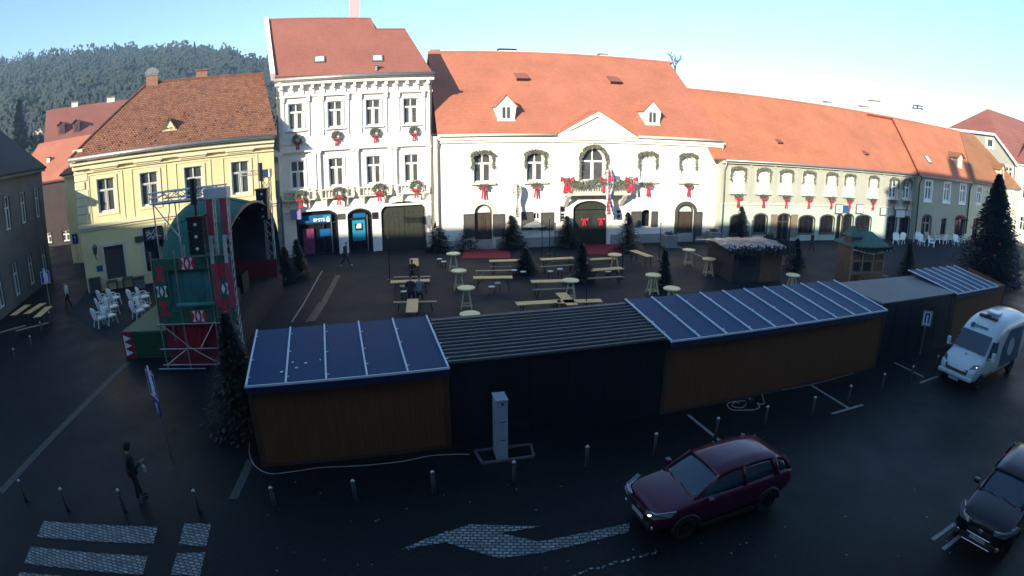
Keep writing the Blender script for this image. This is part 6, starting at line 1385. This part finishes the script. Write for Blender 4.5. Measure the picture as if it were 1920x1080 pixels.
def van(loc, ang, label):
    o = empty('van', loc, ang, label, 'van'); w = 1.02
    S = [(0,.45,.80,.80),(.12,.32,.98,.92),(.55,.28,1.18,.98),(1.0,.28,1.36,1.0),(1.05,.28,1.42,1.0),(1.62,.28,2.02,1.0),(1.66,.28,2.12,1.0),(2.1,.28,2.46,1.0),(2.75,.28,2.68,1.0),(3.2,.28,2.72,1.0),(5.9,.28,2.72,1.0),(6.0,.40,2.62,.97)]
    def sec(zb,zt,f): hi = zt > 1.5; b_ = .80 if hi else .9; return [(0,zb),(w*f*.85,zb),(w*f,zb+.15),(w*f,min(zt-.15,1.15)),(w*f*(.985 if hi else .96),max(zt-.30,min(zt-.08,1.2))),(w*f*(.86 if hi else .84),zt-.03),(0,zt+.03)]
    b = loft([(x,sec(zb,zt,f)) for x,zb,zt,f in S]).build('body','paint_white',o,True,fix=True,sub=1)
    n_ = Vector((-.7,0,.62)).normalized()*.03
    MB().slab([Vector((1.03,-w*.86,1.40))+n_,Vector((1.66,-w*.80,2.06))+n_,Vector((1.66,w*.80,2.06))+n_,Vector((1.03,w*.86,1.40))+n_][::-1],.03).build('windscreen','car_glass',o)
    for s in (1,-1):
        P = [(1.22,s*(w+.004),1.22),(2.15,s*(w+.004),1.22),(2.15,s*(w*.995),1.88),(1.68,s*(w*.99),1.90)]; MB().slab(P if s < 0 else P[::-1],.012).build('side_window','car_glass',o)
        MB().slab([(1.05,s*w*.99,1.26),(1.24,s*(w+.004),1.24),(1.70,s*(w*.99),1.92),(1.55,s*w*.93,1.96)][::-s],.02).build('quarter_window','car_glass',o)
        P = [(2.75,s*(w+.010),.62),(5.3,s*(w+.010),.62),(5.3,s*(w+.010),2.2),(3.4,s*(w+.010),2.25),(2.75,s*(w+.010),1.5)]; dc = MB().slab(P if s < 0 else P[::-1],.006).build('side_decal','van_decal',o)
        MB().lathe([(.02,0),(.42,.0),(.42,.006),(.02,.008)],n=24).build('decal_ring','van_decal_pale',dc,loc=(3.9,s*(w+.012),1.4)).rotation_euler = (R(90)*s,0,0)
        wheel(o,.85,s*(w-.12),.36,.24); wheel(o,4.7,s*(w-.12),.36,.24)
        MB().slab([(.10,s*w*.60,.92),(.30,s*w*.88,.94),(.55,s*w*.93,1.10),(.32,s*w*.72,1.10)][::s],.03).build('headlight','lamp_glass',o)
        m = MB().box(1.15,s*(w+.24)-.09,1.25,1.27,s*(w+.24)+.09,1.62).bar((1.2,s*w,1.3),(1.2,s*(w+.2),1.35),.04,.04); m.build('wing_mirror','paint_white',o,bevel=.03)
        MB().box(.75,s*w*1.0-.01,.55,2.1,s*w*1.0+.012,.57).build('door_trim','plastic_black',o)
    h_ = [x for x in o.children if x.name.startswith('headlight')][1]; MB().obox((.36,-w*.84,1.03),(.06,.08,.05)).build('lamp','lamp_lit',h_)
    m = MB().slab([(-.02,-w*.55,.66),(-.02,w*.55,.66),(.06,w*.62,.86),(.06,-w*.62,.86)][::-1],.04); m.build('grille','plastic_black',o); MB().box(-.05,-w*.9,.42,.1,w*.9,.60).build('bumper','paint_white',o,bevel=.05); MB().box(-.06,-.26,.30,-.03,.26,.41).build('plate','plate',o)
    MB().lathe([(.02,0),(.06,.01),(.02,.02)],n=12).build('badge','van_decal',o,loc=(.75,0,1.30))
    m = MB().lathe([(.02,-.0),(.13,.0),(.13,.01),(.02,.012)],n=20); e_ = m.build('emblem','van_decal',o,loc=(1.80,.42,2.31)); e_.rotation_euler = (0,R(-38),0)
    m = MB(); q = random.Random(6)
    for i in range(8): y = .22-i*.085; m.obox((1.815-.0,y,2.325),(.10 if i%3 else .15,.045,.012),0,0,ry=R(-50)); m.obox((1.815+q.uniform(-.03,.03),y-.03,2.325+q.uniform(-.03,.03)),(.03,.05,.012),0,0,ry=R(-50))
    m.build('lettering','van_decal',o)
    MB().box(2.9,-.35,2.74,3.5,.35,2.84).build('roof_hatch','paint_white',o,bevel=.03); MB().box(2.45,-.5,2.60,2.75,.5,2.70).box(2.5,-.1,2.7,2.7,.1,2.76).build('roof_unit','plastic_black',o,bevel=.02)
    MB().tube([(.98,-w*.5,1.40),(1.25,-.1,1.63)],.014,5).tube([(.98,.1,1.40),(1.22,w*.5,1.60)],.014,5).build('wiper','plastic_black',o); return o
van((18.2,17.5,0), R(19), 'white high-roofed van with dark side graphics at the right, driving towards the left')
# ================================================================== houses on the camera's side of the square (they cast the morning shade)
plain_row('townhouse','row house on the near side of the square, left of the viewpoint',-8,-3.2,-85,-16,14,15.5,23.1,'back_render','tile_rust',14,3,wz=(1,4.4),hip=0)
plain_row('townhouse','row house on the near side of the square, holding the viewpoint',9.8,-2.7,-8,-2.9,14,16,23.0,'back_render','tile_red',6,3,wz=(1,4.4))
r_, f_ = plain_row('townhouse','taller house on the near side of the square, right of the viewpoint',26,-.2,10,-2.6,13,24.8,30.0,'back_render','tile_red',4,4,wz=(1,4.4))
for u in (5.5,9.0): chimney(f_,u,6.8,28.5,32.6,1.2,.9,'chimney_white','chimney_brick')
plain_row('townhouse','low row house on the near side of the square, far right of the viewpoint',50,6,26.3,-.1,12,9.0,14.0,'back_render','tile_red',6,2,wz=(1,4.4))
# ================================================================== light
SAZ, SEL = R(180+27.5), R(18.0)
sd = Vector((math.sin(SAZ)*math.cos(SEL), math.cos(SAZ)*math.cos(SEL), math.sin(SEL)))
sl_ = bpy.data.lights.new('sun','SUN'); sl_.energy = 5.0; sl_.angle = R(.5); sl_.color = (1,.90,.74)
so = bpy.data.objects.new('sun', sl_); COL.objects.link(so); so.rotation_euler = (-sd).to_track_quat('-Z','Y').to_euler()
wd = bpy.data.worlds.new('World'); scn.world = wd; wd.use_nodes = True; nt = wd.node_tree; bg = nt.nodes['Background']
sk = nt.nodes.new('ShaderNodeTexSky'); sk.sky_type = 'NISHITA'; sk.sun_disc = False; sk.sun_elevation = SEL; sk.sun_rotation = SAZ; sk.altitude = 150; sk.air_density = 1.0; sk.dust_density = .1; sk.ozone_density = 3.0
nt.links.new(sk.outputs[0], bg.inputs[0]); bg.inputs[1].default_value = .15
# ================================================================== air
HAZE = True
if HAZE:
    nt, b = new('air'); nt.nodes.remove(b); pv_ = nt.nodes.new('ShaderNodeVolumePrincipled'); pv_.inputs['Density'].default_value = .0006; pv_.inputs['Color'].default_value = (.50,.76,1,1); pv_.inputs['Anisotropy'].default_value = .1
    nt.links.new(pv_.outputs[0], nt.nodes['Material Output'].inputs['Volume'])
    tag(MB().box(-560,-70,-1.4,560,640,120).build('haze','air'), kind='stuff')
# ================================================================== camera
cam = bpy.data.cameras.new('camera'); co = bpy.data.objects.new('camera', cam); COL.objects.link(co); scn.camera = co
cam.type = 'PANO'; cam.sensor_width = 36; cam.sensor_height = 20.25; cam.sensor_fit = 'HORIZONTAL'; cam.clip_start = .05; cam.clip_end = 3000
try: cc = cam.cycles if hasattr(cam,'cycles') and hasattr(cam.cycles,'panorama_type') and not hasattr(cam,'panorama_type') else cam
except Exception: cc = cam
cc.panorama_type = 'FISHEYE_LENS_POLYNOMIAL'
k1 = (1920/36)/LF
cc.fisheye_fov = R(180); cc.fisheye_polynomial_k0 = 0; cc.fisheye_polynomial_k1 = -k1; cc.fisheye_polynomial_k2 = 0; cc.fisheye_polynomial_k3 = -LK*k1**3; cc.fisheye_polynomial_k4 = 0
co.location = (0,0,H)
fwv = ray(960.0001,540); rgt = (ray(1100,540)-ray(820,540)).normalized(); upv = rgt.cross(fwv).normalized()
co.matrix_world = Matrix(((rgt.x,upv.x,-fwv.x,0),(rgt.y,upv.y,-fwv.y,0),(rgt.z,upv.z,-fwv.z,H),(0,0,0,1)))
scn.render.engine = 'CYCLES'
scn.view_settings.view_transform = 'Standard'; scn.view_settings.look = 'None'; scn.view_settings.exposure = 1.0; scn.view_settings.gamma = 1
